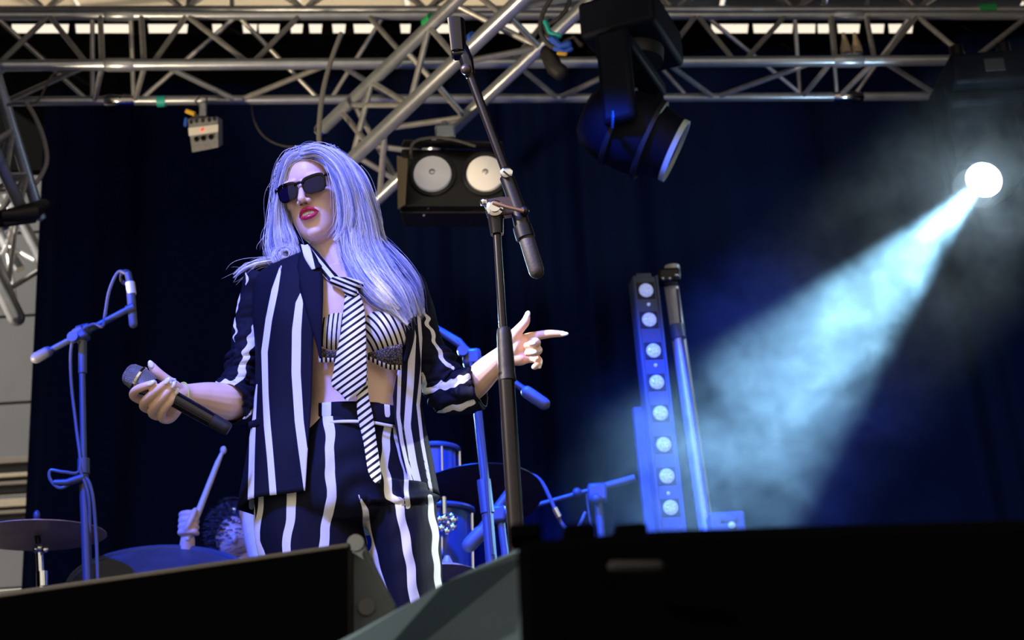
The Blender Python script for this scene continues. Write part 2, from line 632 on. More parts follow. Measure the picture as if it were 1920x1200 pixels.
# higher roof truss behind
def rbc(px): return P(px, 18, 7.7)
def ru(px): return P(px, -95, 7.7)
def rf(px): return P(px, -55, 8.2)
t = thing('roof_truss', 'aluminium roof truss higher up, only its lower chord and braces in view', 'truss', rbc(900))
for g, r in ((rbc, 0.026), (ru, 0.026), (rf, 0.026)):
    tubepart('chord', g(-140), g(960), r, ALU, t, 14)
    tubepart('chord', g(960), g(2060), r, ALU, t, 14)
lo = [-120, 85, 345, 570, 800, 1020, 1265, 1490, 1720, 1950]
for i, x in enumerate(lo):
    for g in (ru, rf):
        if i: tubepart('brace', rbc(x), g(x - 112), 0.014, ALU_B, t, 10)
        tubepart('brace', rbc(x), g(x + 112), 0.014, ALU_B, t, 10)
for x in (353, 435, 1545, 1626):
    tubepart('brace', rbc(x), ru(x), 0.015, ALU_B, t, 10)

# diagonal truss coming forward from behind the singer
def lin(x0, y0, d0, x1, y1, d1):
    A, B = P(x0, y0, d0), P(x1, y1, d1)
    def g(px):
        # point on the 3D line whose picture column is px
        r = ray(px, 0); 
        nrm = (CR * FPX - F * (px - 960))
        den = (B - A).dot(nrm)
        s = -(A - CAM).dot(nrm) / den
        return A + (B - A) * s
    return g
DA = lin(607, 240, 6.25, 870, -12, 5.45)
DB = lin(655, 304, 6.0, 1000, -22, 5.1)
DC = lin(695, 385, 6.2, 1130, -21, 5.35)
t = thing('diagonal_truss', 'aluminium truss slanting down from the top centre towards the singer\'s head', 'truss', DB(760))
for g, x0, x1, r in ((DA, 602, 905, 0.031), (DB, 640, 1035, 0.034), (DC, 640, 1165, 0.030)):
    tubepart('chord', g(x0), g(x1), r, ALU, t, 16)
DD = {'A': DA, 'B': DB, 'C': DC}
for a, xa_, b, xb_ in [('A', 697, 'B', 660), ('A', 697, 'B', 768), ('A', 652, 'B', 768), ('A', 805, 'B', 768), ('A', 805, 'B', 858), ('A', 640, 'B', 690), ('B', 722, 'C', 872), ('B', 815, 'C', 872), ('B', 850, 'C', 1012), ('B', 950, 'C', 1012), ('B', 722, 'C', 712), ('A', 760, 'C', 872), ('A', 660, 'C', 745), ('B', 690, 'C', 800), ('A', 850, 'C', 1012), ('B', 960, 'C', 1120), ('A', 880, 'B', 945), ('C', 745, 'B', 668)]:
    tubepart('brace', DD[a](xa_), DD[b](xb_), 0.0145, ALU_B, t, 10)
for g in (DA, DC):
    p0 = g(602 if g is DA else 640)
    MB().ell(p0, 0.036).build('end_ball', CHROME, t)

# left truss leg inside the drape line, and the sunlit one outside
def ladder(name, label, C1, C2, C3, nb, r, rbz, cat='truss'):
    t = thing(name, label, cat, C1[0])
    for a, b in (C1, C2, C3):
        MB().tube([a, b], r, 14).build('chord', ALU, t)
    for i in range(nb):
        for (p, q) in ((C1, C2), (C2, C3), (C1, C3)):
            s0, s1 = i / nb, (i + 0.5) / nb
            tubepart('brace', p[0].lerp(p[1], s0), q[0].lerp(q[1], s1), rbz, ALU_B, t, 10)
            tubepart('brace', q[0].lerp(q[1], s1), p[0].lerp(p[1], (i + 1) / nb), rbz, ALU_B, t, 10)
    return t
t = ladder('leg_truss', 'dark-strapped truss leg slanting down the left edge in front of the drape', (P(-30, 70, 6.0), P(76, 410, 6.6)), (P(-58, 180, 5.8), P(50, 412, 6.4)), (P(-95, 250, 6.2), P(8, 425, 6.9)), 4, 0.030, 0.014)
MB().tube([P(-40, 408, 6.3), P(10, 404, 6.2), P(62, 396, 6.25), P(84, 384, 6.35)], [0.018, 0.03, 0.045, 0.03], 12).build('strap', BLKM, t, label='black strap wrapped round the end of the truss')
MB().tube([P(-40, 424, 6.3), P(10, 420, 6.22), P(66, 412, 6.3)], 0.016, 12).build('strap', BLKM, t, label='black strap wrapped round the end of the truss')
ladder('outdoor_truss', 'sunlit white-looking truss outside, left of the drape edge', (P(-20, 300, 7.95), P(86, 500, 8.05)), (P(-40, 400, 7.9), P(33, 592, 8.0)), (P(-60, 330, 8.2), P(38, 505, 8.25)), 2, 0.034, 0.016)
o = MB().rtube([P(-30, 470, 7.75), P(31, 596, 7.85)], 0.05, 16).build('scaffold_tube', ALU)
tag(o, 'thick sunlit scaffold tube ending in the open below the outdoor truss', 'tube')

# cables on the trusses
def cable(name, label, ctrl, y0, r, m=CABLE, n=40):
    pts = curve_pts(ctrl, n, y0)
    o = MB().tube(pts, r, 8).build(name, m)
    return tag(o, label, 'cable')
cable('truss_cable', 'grey cable hanging from the top chord down behind the singer\'s head', [(640, 62, 0), (622, 110, 0), (606, 170, 0), (599, 230, .0), (598, 285, 0)], 5.9, 0.012, CABLEG)
cable('truss_cable', 'grey cable loop beside the truss leg at the upper left', [(48, 190, 0), (66, 220, 0), (82, 260, 0), (88, 300, 0), (78, 328, 0), (66, 345, 0)], 6.1, 0.011, CABLEG)
cable('truss_cable', 'black cable loop hanging from the chord near the moving light', [(1035, -5, 0), (1018, 25, 0), (1014, 60, 0), (1030, 85, 0), (1052, 92, 0)], 5.0, 0.010, CABLE)
cable('truss_cable', 'second black cable looping above the moving light base', [(1070, -5, 0), (1060, 20, 0), (1045, 36, 0), (1030, 45, 0)], 5.05, 0.009, CABLE)
cable('truss_cable', 'thin dark cables drooping beside the singer\'s hair from the lower chord', [(470, 190, 0), (478, 230, 0), (500, 260, 0), (540, 275, 0), (590, 268, 0)], 6.7, 0.005, CABLE)
cable('truss_cable', 'thin black cable lying over the lower chord at the far left', [(150, 130, 0), (100, 140, 0), (70, 190, 0), (30, 195, 0), (-20, 200, 0)], 6.2, 0.006, CABLE)
cable('truss_cable', 'thin black cord tied round the lower chord left of the hanging box', [(276, 180, 0), (277, 192, 0), (300, 182, 0), (310, 200, 0)], 6.6, 0.005, CABLE)
GRN = mat('green_tape', (0.03, 0.45, 0.15), 0.5)
YEL = mat('yellow_tape', (0.75, 0.45, 0.04), 0.5)
BLU = mat('blue_tape', (0.03, 0.12, 0.7), 0.5)
TEA = mat('teal_tape', (0.02, 0.45, 0.42), 0.5)
def band(px, py, y, m, label, w=0.03, r=0.034, d=(1, 0, 0)):
    c = P(px, py, y)
    d = Vector(d).normalized()
    o = MB().lathe(c - d * w / 2, d, [(0, r), (w, r)], 16).build('tape_band', m)
    return tag(o, label, 'tape')
band(303, 190, chord3(303).y, TEA, 'teal tape wrapped round the lower chord', 0.045, 0.030)
band(807, 42, DA(807).y, GRN, 'green tape on the diagonal truss near the top', 0.05, 0.036, DA(850) - DA(700))
band(890, 75, DB(890).y, BLU, 'small blue tape on the diagonal truss beside the boom clip', 0.02, 0.038, DB(900) - DB(700))
_g = proj([rbc(1850)])[0]
band(_g[0], _g[1], rbc(1850).y, GRN, 'green tape bundle at the top right corner', 0.10, 0.040)
band(1895, 132, chord3(1895).y, GREYW, 'pale tape on the chord at the far right', 0.04, 0.03)


# ================================================================== STAGE LIGHTS
def frame(z, up=(0, 0, 1)):
    """rotation whose Z axis is z"""
    z = Vector(z).normalized()
    up = Vector(up)
    x = up.cross(z)
    if x.length < 1e-4:
        x = Vector((1, 0, 0))
    x.normalize()
    y = z.cross(x)
    return Matrix((x, y, z)).transposed()


LAMPHOUSE = mat('moving_head_plastic', (0.003, 0.005, 0.013), 0.6, spec=0.15, bump=0.1, bscale=200)
GLASSD = mat('dark_lens_glass', (0.01, 0.012, 0.02), 0.05, spec=0.8)


def moving_head(name, label, base_px, head_px, depth, aim, s, lens_mat, ring_mat, yaw=0.0):
    """base under the truss, two yoke arms, a tilting head with a round lens. s = size factor"""
    b = P(*base_px, depth)
    h = P(*head_px, depth - 0.02)
    t = thing(name, label, 'stage light', b)
    Rz = Matrix.Rotation(yaw, 3, 'Z')
    MB().box(b, (0.40 * s, 0.30 * s, 0.16 * s), Rz).build('base', LAMPHOUSE, t, bevel=0.02 * s)
    MB().box(b + Vector((0, 0, 0.10 * s)), (0.30 * s, 0.20 * s, 0.05 * s), Rz).build('mounting_plate', LAMPHOUSE, t, bevel=0.008)
    for sx_ in (-1, 1):
        MB().lathe(b + Rz @ Vector((sx_ * 0.12 * s, 0, 0.12 * s)), (0, 0, 1), [(0, .016), (0.05 * s, .016), (0.06 * s, .035), (0.13 * s, .035)], 14).build('truss_clamp', BLK, t)
    aimd = (Vector(aim) - h).normalized()
    MB().lathe(b - Vector((0, 0, 0.07 * s)), (0, 0, -1), [(0, 0.12 * s), (0.06 * s, 0.11 * s)], 28).build('pan_collar', BLKM, t)
    # yoke
    ax = Rz @ Vector((1, 0, 0))
    c = b - Vector((0, 0, 0.15 * s))
    MB().box(c, (0.44 * s, 0.12 * s, 0.06 * s), Rz).build('yoke_bridge', LAMPHOUSE, t, bevel=0.015 * s)
    for sx_ in (-1, 1):
        top = c + ax * (0.205 * s * sx_)
        bot = h + ax * (0.205 * s * sx_)
        mid = (top + bot) / 2
        L = (bot - top).length
        o = MB().box(mid, (0.05 * s, 0.13 * s, L + 0.10 * s), frame(top - bot, (0, -1, 0)) if False else Rz).build('yoke_arm', LAMPHOUSE, t, bevel=0.02 * s)
        for k in range(5):
            MB().box(bot + ax * (0.028 * s * sx_) + Vector((0, -0.04 * s + 0.02 * s * k, -0.055 * s)), (0.004, 0.008 * s, 0.03 * s), Rz).build('vent_slot', BLKG, o, smooth=False)
    # head
    prof = [(-0.20, 0.02), (-0.195, 0.08), (-0.17, 0.115), (-0.10, 0.145), (0.0, 0.155), (0.06, 0.15), (0.12, 0.135), (0.15, 0.125), (0.17, 0.122)]
    hd = MB().lathe(h, aimd, [(a * s, r * s) for a, r in prof], 36).build('head', LAMPHOUSE, t)
    for a in (-0.07, 0.06):
        MB().lathe(h, aimd, [(a * s, 0.150 * s), ((a + 0.004) * s, 0.160 * s), ((a + 0.02) * s, 0.160 * s), ((a + 0.024) * s, 0.150 * s)], 36).build('cooling_rib', BLKM, hd)
    rg = MB()
    n = 40
    M = frame(aimd)
    o_, i_ = 0.124 * s, 0.115 * s
    for (d, r) in ((0.165, o_), (0.185, o_), (0.185, i_), (0.165, i_)):
        for k in range(n):
            an = 2 * math.pi * k / n
            rg.v.append(h + aimd * (d * s) + M @ Vector((math.cos(an) * r, math.sin(an) * r, 0)))
    for q in range(4):
        q2 = (q + 1) % 4
        for k in range(n):
            k2 = (k + 1) % n
            rg.f.append((q * n + k, q * n + k2, q2 * n + k2, q2 * n + k))
    rg.build('lens_ring', ring_mat, t)
    MB().lathe(h, aimd, [(0.166 * s, i_), (0.172 * s, i_ * 0.96), (0.178 * s, i_ * 0.5), (0.180 * s, 0.001)], 36).build('lens', lens_mat, t)
    return t, h, aimd


RINGM = mat('pale_lens_rim', (0.55, 0.68, 0.70), 0.4)
moving_head('moving_head_light', 'large unlit moving head light hanging top centre, pale rim round its dark lens', (1185, 66), (1185, 248), 5.1, P(1500, 385, 5.10), 1.05, GLASSD, RINGM, R_(68))
BEAMLENS = mat('beam_lens_lit', (1, 1, 1), 0.2, emis=(0.80, 0.95, 1.0), estr=60)
# lit head at the right: housing behind the lens
hh = P(1853, 322, 6.45)
t = thing('moving_head_light', 'lit moving head light at the right edge, throwing the smoky blue beam', 'stage light', P(1845, 150, 6.45))
b = P(1848, 150, 6.45)
ad = (BEAM_AIM - hh).normalized()
MB().box(b, (0.42, 0.30, 0.17)).build('base', LAMPHOUSE, t, bevel=0.02)
MB().box(b + Vector((0, -0.155, 0)), (0.10, 0.008, 0.07)).build('display', mat('menu_display', (0.05, 0.06, 0.07), 0.2), t, bevel=0.003)
for sx_ in (-1, 1):
    MB().lathe(b + Vector((sx_ * 0.12, 0, 0.08)), (0, 0, 1), [(0, .016), (0.04, .016), (0.05, .035), (0.12, .035)], 14).build('truss_clamp', BLK, t)
    MB().box(b.lerp(hh, 0.62) + Vector((sx_ * 0.215, 0, 0)), (0.055, 0.15, 0.56), frame(b - hh, (0, -1, 0)) @ Matrix.Rotation(R_(90), 3, 'Z') if False else None).build('yoke_arm', LAMPHOUSE, t, bevel=0.03)
MB().box(b - Vector((0, 0, 0.13)), (0.47, 0.16, 0.09)).build('yoke_bridge', LAMPHOUSE, t, bevel=0.03)
hd = MB().lathe(hh, ad, [(-0.24, 0.02), (-0.23, 0.10), (-0.18, 0.14), (0.0, 0.16), (0.12, 0.145), (0.19, 0.12)], 32).build('head', LAMPHOUSE, t)
BL = BEAM_LENS
MB().lathe(hh + ad * 0.10, ad, [(0, 0.12), (0.13, 0.10)], 28).build('lens_barrel', BLKM, t)
MB().lathe(BL - ad * 0.02, ad, [(0, 0.085), (0.012, 0.08), (0.02, 0.05), (0.022, 0.001)], 32).build('lens', BEAMLENS, t, label='white-hot lit lens')

# two-lamp blinder
DB_ = 5.6
t = thing('blinder_light', 'black two-lamp audience blinder behind the boom, two pale round lamps side by side', 'stage light', P(850, 290, DB_))
Q = lambda x, y, d=0.0: P(x, y, DB_ + d)
v = [Q(752, 278), Q(945, 282), Q(947, 388), Q(748, 388)]
MB().hexa(v, [p + Vector((0, 0.22, 0.0)) for p in v]).build('housing', BLK, t, smooth=False, bevel=0.01)
LAMPG = mat('blinder_lamp_glass', (0.92, 0.90, 0.88), 0.30, noise=0.08, nscale=20, emis=(1.0, 0.95, 0.95), estr=0.15)
REFL = mat('blinder_reflector', (0.75, 0.75, 0.78), 0.22, 0.6)
fwd = Vector((0, -1, -0.05)).normalized()
for px in (811, 910):
    c = Q(px, 327, -0.003)
    MB().lathe(c - fwd * 0.02, fwd, [(0, 0.105), (0.035, 0.103), (0.038, 0.092), (0.02, 0.088)], 36).build('bezel', BLKM, t)
    l = MB().lathe(c, fwd, [(0.0, 0.083), (0.016, 0.080), (0.026, 0.055), (0.031, 0.02), (0.032, 0.001)], 36).build('lamp', LAMPG, t)
    MB().ell(c + fwd * 0.031, (0.014, 0.006, 0.014)).build('filament_cap', REFL, l)
BRZ = mat('bronze_barn_door', (0.10, 0.085, 0.06), 0.5, 0.4)
v = [Q(744, 292, -0.02), Q(762, 298, -0.20), Q(757, 384, -0.20), Q(746, 392, -0.02)]
MB().hexa(v, [p + Vector((0.006, 0, 0)) for p in v]).build('barn_door', BRZ, t, smooth=False, label='bronze-lit barn door flap on the left')
v = [Q(752, 276), Q(945, 280), Q(942, 268, -0.09), Q(757, 264, -0.09)]
MB().hexa(v, [p + Vector((0, 0, 0.006)) for p in v]).build('barn_door', BLK, t, smooth=False)
v = [Q(748, 389), Q(947, 389), Q(942, 397, -0.05), Q(753, 397, -0.05)]
MB().hexa(v, [p + Vector((0, 0, -0.006)) for p in v]).build('barn_door', BLK, t, smooth=False)
MB().tube([Q(842, 276, .1), Q(836, 245, .1), Q(833, 232, .12)], 0.02, 12).build('hanging_bracket', ALU, t)
MB().tube([Q(833, 240, .1), DC(843)], 0.018, 10).build('hook_clamp', ALU, t)
MB().box(Q(835, 250, .1), (0.09, 0.05, 0.07)).build('clamp', ALU, t, bevel=0.01)
MB().tube([Q(793, 405, -.02), Q(800, 398, -.02), Q(805, 390, 0)], 0.007, 8).build('wing_bolt', CHROME, t)
cable('truss_cable', 'black cable running over the top of the two-lamp blinder', [(770, 300, 0), (775, 268, 0), (810, 258, 0), (850, 262, 0), (892, 274, 0)], 5.5, 0.007)

# hanging distribution box on the left
t = thing('distribution_box', 'small grey socket box hanging under the lower chord, upper left', 'box', P(382, 240, 6.4))
G = mat('box_grey_paint', (0.28, 0.29, 0.33), 0.5, 0.2, noise=0.15)
Q = lambda x, y, d=0.0: P(x, y, 6.4 + d)
v = [Q(352, 224), Q(408, 218), Q(410, 276), Q(360, 286)]
w_ = [Q(366, 214, .16), Q(417, 224, .16), Q(418, 272, .16), Q(372, 280, .16)]
MB().hexa(v, w_).build('case', G, t, smooth=False, bevel=0.004)
v = [Q(353, 240, -.006), Q(409, 233, -.006), Q(409, 246, -.006), Q(354, 254, -.006)]
MB().hexa(v, [p + Vector((0, 0.006, 0)) for p in v]).build('label_strip', WHITEP, t, smooth=False, label='white strip across the front')
MB().ell(Q(379, 243, -.01), 0.008).build('indicator', mat('red_indicator', (0.8, 0.05, 0.05), 0.3, emis=(1, 0.05, 0.05), estr=1.0), t)
for i, x in enumerate((369, 382, 396)):
    MB().lathe(Q(x, 262 - i * 2, -.004), (0, -1, 0), [(0, .013), (.012, .013)], 14).build('socket', BLKG, t)
for x, y in ((358, 229), (368, 227), (380, 226), (392, 225), (402, 223)):
    MB().box(Q(x, y, -.006), (0.014, 0.02, 0.016)).build('switch', BLKM, t, bevel=0.002)
MB().tube([Q(381, 218, .05), chord3(381) - Vector((0, 0, .01))], 0.014, 8).build('hook_bar', ALU, t)
MB().box(Q(381, 207, .05), (0.035, 0.03, 0.08)).build('hanger', ALU, t, bevel=0.005)
MB().tube([Q(378, 205, .05), Q(366, 190, .05), Q(376, 180, .05), Q(388, 183, .05), Q(385, 205, .05)], 0.005, 8).build('safety_wire', CABLE, t)
MB().tube([Q(349, 208, 0), Q(365, 214, 0)], 0.012, 8).build('plug', YEL, t, label='yellow plug')
MB().tube([Q(349, 222, 0), Q(347, 236, 0)], 0.009, 8).build('plug', BLU, t, label='blue plug')
MB().rtube([Q(1432, 40, .8), Q(1436, 62, .8)], 0.01, 8)

# small wedge of pale folded cloths on the truss upper right
CLO = mat('pale_cloth', (0.45, 0.38, 0.28), 0.8, noise=0.15)
for px, lab in ((1585, 'left of two small pale pointed cloth bundles on the right truss'), (1606, 'right of two small pale pointed cloth bundles on the right truss')):
    y = chord2(px).y + 0.1
    o = MB().tube([P(px - 4, 62, y), P(px - 1, 78, y), P(px, 90, y), P(px + 2, 101, y)], [0.008, 0.018, 0.028, 0.030], 12).build('cloth_bundle', CLO)
    tag(o, lab, 'cloth')

# multi-coloured connectors by the moving head
t = thing('cable_bundle', 'tangle of blue and teal connectors hooked beside the moving light base', 'cable', P(1045, 90, 5.0))
for (c, r, m_) in (([(1022, 42), (1030, 62), (1048, 68)], .012, TEA), ([(1035, 75), (1050, 88), (1064, 84)], .018, BLU), ([(1040, 90), (1058, 98), (1070, 92)], .011, BLU), ([(1048, 100), (1060, 101)], .009, YEL), ([(1020, 50), (1030, 72), (1040, 86)], .008, CABLE), ([(1060, 78), (1075, 70), (1090, 84)], .012, BLKM)):
    MB().rtube([P(x, y, 5.0) for x, y in c], r, 8).build('connector', m_, t)
MB().rtube([P(925, 133, 5.3), P(931, 137, 5.3)], 0.012, 8)
t2 = MB().rtube([P(1028, 100, 5.05), P(1040, 128, 5.05), P(1050, 135, 5.05)], 0.035, 12).build('black_sack', BLKM)
tag(t2, 'small black bag hanging below the connectors', 'bag')

# LED batten standing upright on the right, and the steel pole beside it
DL = 6.0
LEDB = mat('led_bar_paint', (0.06, 0.09, 0.16), 0.45, noise=0.08, nscale=8)
LENSB = mat('led_lens', (0.60, 0.66, 0.95), 0.12, 0.0, noise=0.45, nscale=120, spec=0.9, emis=(0.35, 0.45, 1.0), estr=0.5)
top = P(1209, 518, DL); bot = P(1263, 1005, DL)
t = thing('led_batten', 'upright blue-lit LED batten with a column of eight round lenses', 'stage light', bot)
axd = (top - bot).normalized()
side = Vector((1, 0.12, 0)).normalized()
side = (side - axd * side.dot(axd)).normalized()
nor = side.cross(axd).normalized()
if nor.y > 0: nor = -nor
Mb = Matrix((side, axd, nor)).transposed()
c0 = top - axd * 1.2
Lb = 2.4
def LB(px, py, off=0.0):
    return P(px, py, DL) + nor * off
MB().box(top - axd * (Lb / 2) - nor * 0.05, (0.118, Lb, 0.10), Mb).build('housing', LEDB, t, smooth=False, bevel=0.006)
MB().box(top - axd * (Lb / 2) + nor * 0.004 - side * 0.052, (0.010, Lb, 0.014), Mb).build('edge_rail', LEDB, t, bevel=0.002)
MB().box(top - axd * (Lb / 2) + nor * 0.004 + side * 0.052, (0.010, Lb, 0.014), Mb).build('edge_rail', LEDB, t, bevel=0.002)
MB().box(top + axd * 0.012 - nor * 0.05, (0.07, 0.025, 0.06), Mb).build('end_cap', LEDB, t, bevel=0.004)
MB().box(top - axd * (Lb / 2 + 0.36) - nor * 0.12 - side * 0.04, (0.11, Lb - 0.45, 0.05), Mb).build('mounting_rail', LEDB, t, bevel=0.004)
lp = [(1211, 545), (1217, 600), (1225, 658), (1231, 717), (1238, 775), (1244, 834), (1250, 893), (1257, 952)]
for i, (x, y) in enumerate(lp):
    c = LB(x, y, 0.0)
    MB().box(c + nor * 0.001, (0.080, 0.080, 0.006), Mb).build('lens_recess', BLKM, t, smooth=False, bevel=0.003)
    l = MB().lathe(c + nor * 0.003, nor, [(0, 0.033), (0.006, 0.032), (0.012, 0.024), (0.015, 0.010), (0.0155, 0.001)], 24).build('led_lens', LENSB, t)
    for k in range(6):
        an = k * math.pi / 3 + 0.3
        q = c + nor * 0.014 + side * math.cos(an) * 0.018 + axd * math.sin(an) * 0.018
        MB().ell(q, 0.0065, nu=8, nv=6).build('facet', LENSB, l)
for x, y in ((1216, 571), (1229, 685), (1253, 925)):
    MB().ell(LB(x, y, 0.002), 0.008).build('indicator', LENSB, t)

PW = mat('galvanised_pole', (0.55, 0.55, 0.60), 0.35, 0.2, noise=0.08)
t = thing('steel_pole', 'tall steel pole standing beside the LED batten with a clamp at its top', 'pole', P(1325, 1010, 6.15))
a = P(1258, 532, 6.15); b = P(1327, 1010, 6.15); b2 = b + (b - a).normalized() * 1.2
MB().tube([a, b2], 0.034, 20).build('pole', PW, t)
MB().tube([P(1270, 620, 6.08), P(1327, 1010, 6.08)], 0.022, 16).build('inner_pole', PW, t)
MB().tube([P(1268, 610, 6.08), P(1273, 635, 6.08)], 0.034, 16).build('collar', LEDB, t)
MB().tube([P(1270, 542, 6.08), P(1280, 640, 6.06), P(1336, 1010, 6.06)], 0.006, 8).build('cable', CABLE, t)
MB().box(P(1254, 520, 6.1), (0.10, 0.08, 0.07)).build('clamp', BLK, t, bevel=0.012)
for x, y in ((1243, 522), (1256, 522), (1268, 516)):
    MB().ell(P(x, y, 6.04), 0.010).build('bolt', CHROME, t)
MB().lathe(P(1262, 520, 6.15), (0, 0, 1), [(0, .036), (.055, .036)], 18).build('pole_top', PW, t)
t = thing('floor_box', 'small blue-lit floor lamp box at the foot of the pole', 'box', P(1368, 1000, 6.0))
MB().box(P(1362, 990, 6.0), (0.15, 0.12, 0.12)).build('case', LEDB, t, bevel=0.01)
MB().tube([P(1350, 972, 5.95), P(1380, 972, 5.95)], 0.025, 14).build('handle', LEDB, t)
MB().ell(P(1372, 985, 5.93), 0.016).build('knob', LENSB, t)

# ================================================================== STANDS AND DRUMS
def tripod(t, foot, h, spread, m, a0=0.4):
    MB().lathe(foot + Vector((0, 0, h)), (0, 0, 1), [(0, .02), (.05, .02)], 12).build('leg_hub', m, t)
    for k in range(3):
        an = a0 + k * 2.094
        e_ = Vector((foot.x + math.cos(an) * spread, foot.y + math.sin(an) * spread, FLOOR + 0.012))
        MB().tube([foot + Vector((0, 0, h + 0.02)), e_], 0.008, 8).build('leg', m, t)


def floor_under(p):
    return Vector((p.x, p.y, FLOOR))


BS = STANDB
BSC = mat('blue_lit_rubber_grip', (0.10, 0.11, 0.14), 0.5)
# overhead mic stand, left
D = 4.4
t = thing('boom_mic_stand', 'blue-lit boom microphone stand at the left with a hanging drum microphone cable', 'stand', floor_under(P(166, 1100, D)))
q = lambda x, y, d=0.0: P(x, y, D + d)
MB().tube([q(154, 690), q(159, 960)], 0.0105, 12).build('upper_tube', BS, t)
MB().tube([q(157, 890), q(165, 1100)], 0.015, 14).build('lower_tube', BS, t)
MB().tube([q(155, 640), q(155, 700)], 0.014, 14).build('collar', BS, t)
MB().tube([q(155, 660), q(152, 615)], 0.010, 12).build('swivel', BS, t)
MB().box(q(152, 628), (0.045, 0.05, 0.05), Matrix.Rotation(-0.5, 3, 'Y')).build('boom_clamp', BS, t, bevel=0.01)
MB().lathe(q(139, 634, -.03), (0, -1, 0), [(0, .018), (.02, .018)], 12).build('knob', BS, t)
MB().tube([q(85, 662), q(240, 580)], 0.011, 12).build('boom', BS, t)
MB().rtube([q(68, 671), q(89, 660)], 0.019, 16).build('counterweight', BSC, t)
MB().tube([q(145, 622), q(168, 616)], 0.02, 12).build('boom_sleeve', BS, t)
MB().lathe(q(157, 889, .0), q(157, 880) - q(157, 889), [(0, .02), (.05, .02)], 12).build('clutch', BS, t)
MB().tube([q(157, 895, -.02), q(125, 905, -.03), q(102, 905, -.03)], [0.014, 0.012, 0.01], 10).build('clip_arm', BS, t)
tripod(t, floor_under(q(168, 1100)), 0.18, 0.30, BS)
cb = MB()
cb.tube(curve_pts([(240, 515, 0), (222, 510, 0), (205, 545, 0), (197, 590, 0), (192, 612, -.02), (175, 608, -.02), (150, 622, -.02), (134, 650, -.02), (134, 720, 0), (143, 800, 0), (150, 880, -.02), (120, 885, -.03), (95, 882, -.03), (95, 900, -.03), (115, 915, -.03), (155, 895, -.02), (172, 920, -.02), (180, 1000, 0), (184, 1100, 0)], 120, D), 0.0055, 8)
cb.tube(curve_pts([(150, 880, -.03), (166, 930, -.02), (168, 1000, 0), (160, 1090, 0)], 30, D), 0.0055, 8)
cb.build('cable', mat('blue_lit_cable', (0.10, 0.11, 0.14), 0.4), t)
t = thing('drum_microphone', 'slim dark microphone with a white band hanging from the left boom stand', 'microphone', q(246, 560))
MB().rtube([q(245, 545), q(250, 608)], 0.014, 14).build('body', BSC, t)
MB().tube([q(244, 530), q(247, 552)], 0.0155, 14).build('white_band', WHITEP, t, label='white band')
MB().tube([q(240, 512), q(244, 530)], 0.012, 12).build('plug', BS, t)
MB().tube([q(238, 582, -.01), q(252, 576, -.01)], 0.016, 12).build('clip', BS, t)
for k in range(3):
    pts = [q(238 + 10 * math.cos(a_ / 3) - 2, 518 + 11 * math.sin(a_ / 3) + k * 2, .02) for a_ in range(20)]
    MB().tube(pts, 0.004, 6).build('cable_coil', CABLE, t)

# boom stand behind the singer (centre)
D = 4.4
t = thing('boom_mic_stand', 'blue boom microphone stand crossing behind the singer\'s raised arm', 'stand', floor_under(P(918, 1030, D)))
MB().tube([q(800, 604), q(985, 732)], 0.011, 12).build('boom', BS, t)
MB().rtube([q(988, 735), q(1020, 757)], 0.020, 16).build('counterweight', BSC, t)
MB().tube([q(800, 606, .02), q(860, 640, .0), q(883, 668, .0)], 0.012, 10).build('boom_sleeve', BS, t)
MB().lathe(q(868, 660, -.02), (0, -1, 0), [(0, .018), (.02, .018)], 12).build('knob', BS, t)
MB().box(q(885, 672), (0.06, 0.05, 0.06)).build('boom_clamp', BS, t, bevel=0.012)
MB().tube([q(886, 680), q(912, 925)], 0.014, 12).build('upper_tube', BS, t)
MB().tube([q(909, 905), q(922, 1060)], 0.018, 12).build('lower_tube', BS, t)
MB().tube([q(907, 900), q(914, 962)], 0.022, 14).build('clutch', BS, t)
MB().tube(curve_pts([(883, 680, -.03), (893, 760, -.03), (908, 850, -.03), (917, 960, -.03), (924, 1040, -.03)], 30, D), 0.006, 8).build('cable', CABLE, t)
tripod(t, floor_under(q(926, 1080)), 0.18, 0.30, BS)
D = 4.75
t = thing('short_mic_stand', 'short stand with a thick blue boom slanting between the drum and the tall stand', 'stand', floor_under(P(918, 1010, D)))
MB().rtube([q(880, 1022), q(900, 1000)], 0.026, 16).build('counterweight', BSC, t)
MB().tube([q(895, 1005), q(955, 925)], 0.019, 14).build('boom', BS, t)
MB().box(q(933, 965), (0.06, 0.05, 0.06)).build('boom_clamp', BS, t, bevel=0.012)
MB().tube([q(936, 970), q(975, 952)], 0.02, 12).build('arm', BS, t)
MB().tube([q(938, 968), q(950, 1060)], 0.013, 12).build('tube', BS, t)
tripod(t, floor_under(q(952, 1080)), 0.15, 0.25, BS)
D = 5.4
t = thing('boom_mic_stand', 'low blue boom stand with a looping cable left of the LED batten', 'stand', floor_under(P(1128, 1010, D)))
MB().tube([q(975, 956), q(1120, 915)], 0.010, 12).build('boom', BS, t)
MB().tube([q(1112, 918), q(1190, 896)], 0.015, 12).build('counterweight', BSC, t)
MB().ell(q(1082, 923, -.02), 0.018).build('knob', BS, t)
MB().box(q(1120, 925), (0.075, 0.06, 0.075)).build('boom_clamp', BS, t, bevel=0.012)
MB().ell(q(1118, 935, -.04), 0.022).build('wing_nut', BS, t)
MB().tube([q(1121, 930), q(1130, 1040)], 0.017, 12).build('tube', BS, t)
MB().tube([q(1100, 925), q(1104, 960), q(1112, 1010)], 0.005, 8).build('cable', CABLE, t)
tripod(t, floor_under(q(1132, 1080)), 0.15, 0.3, BS)
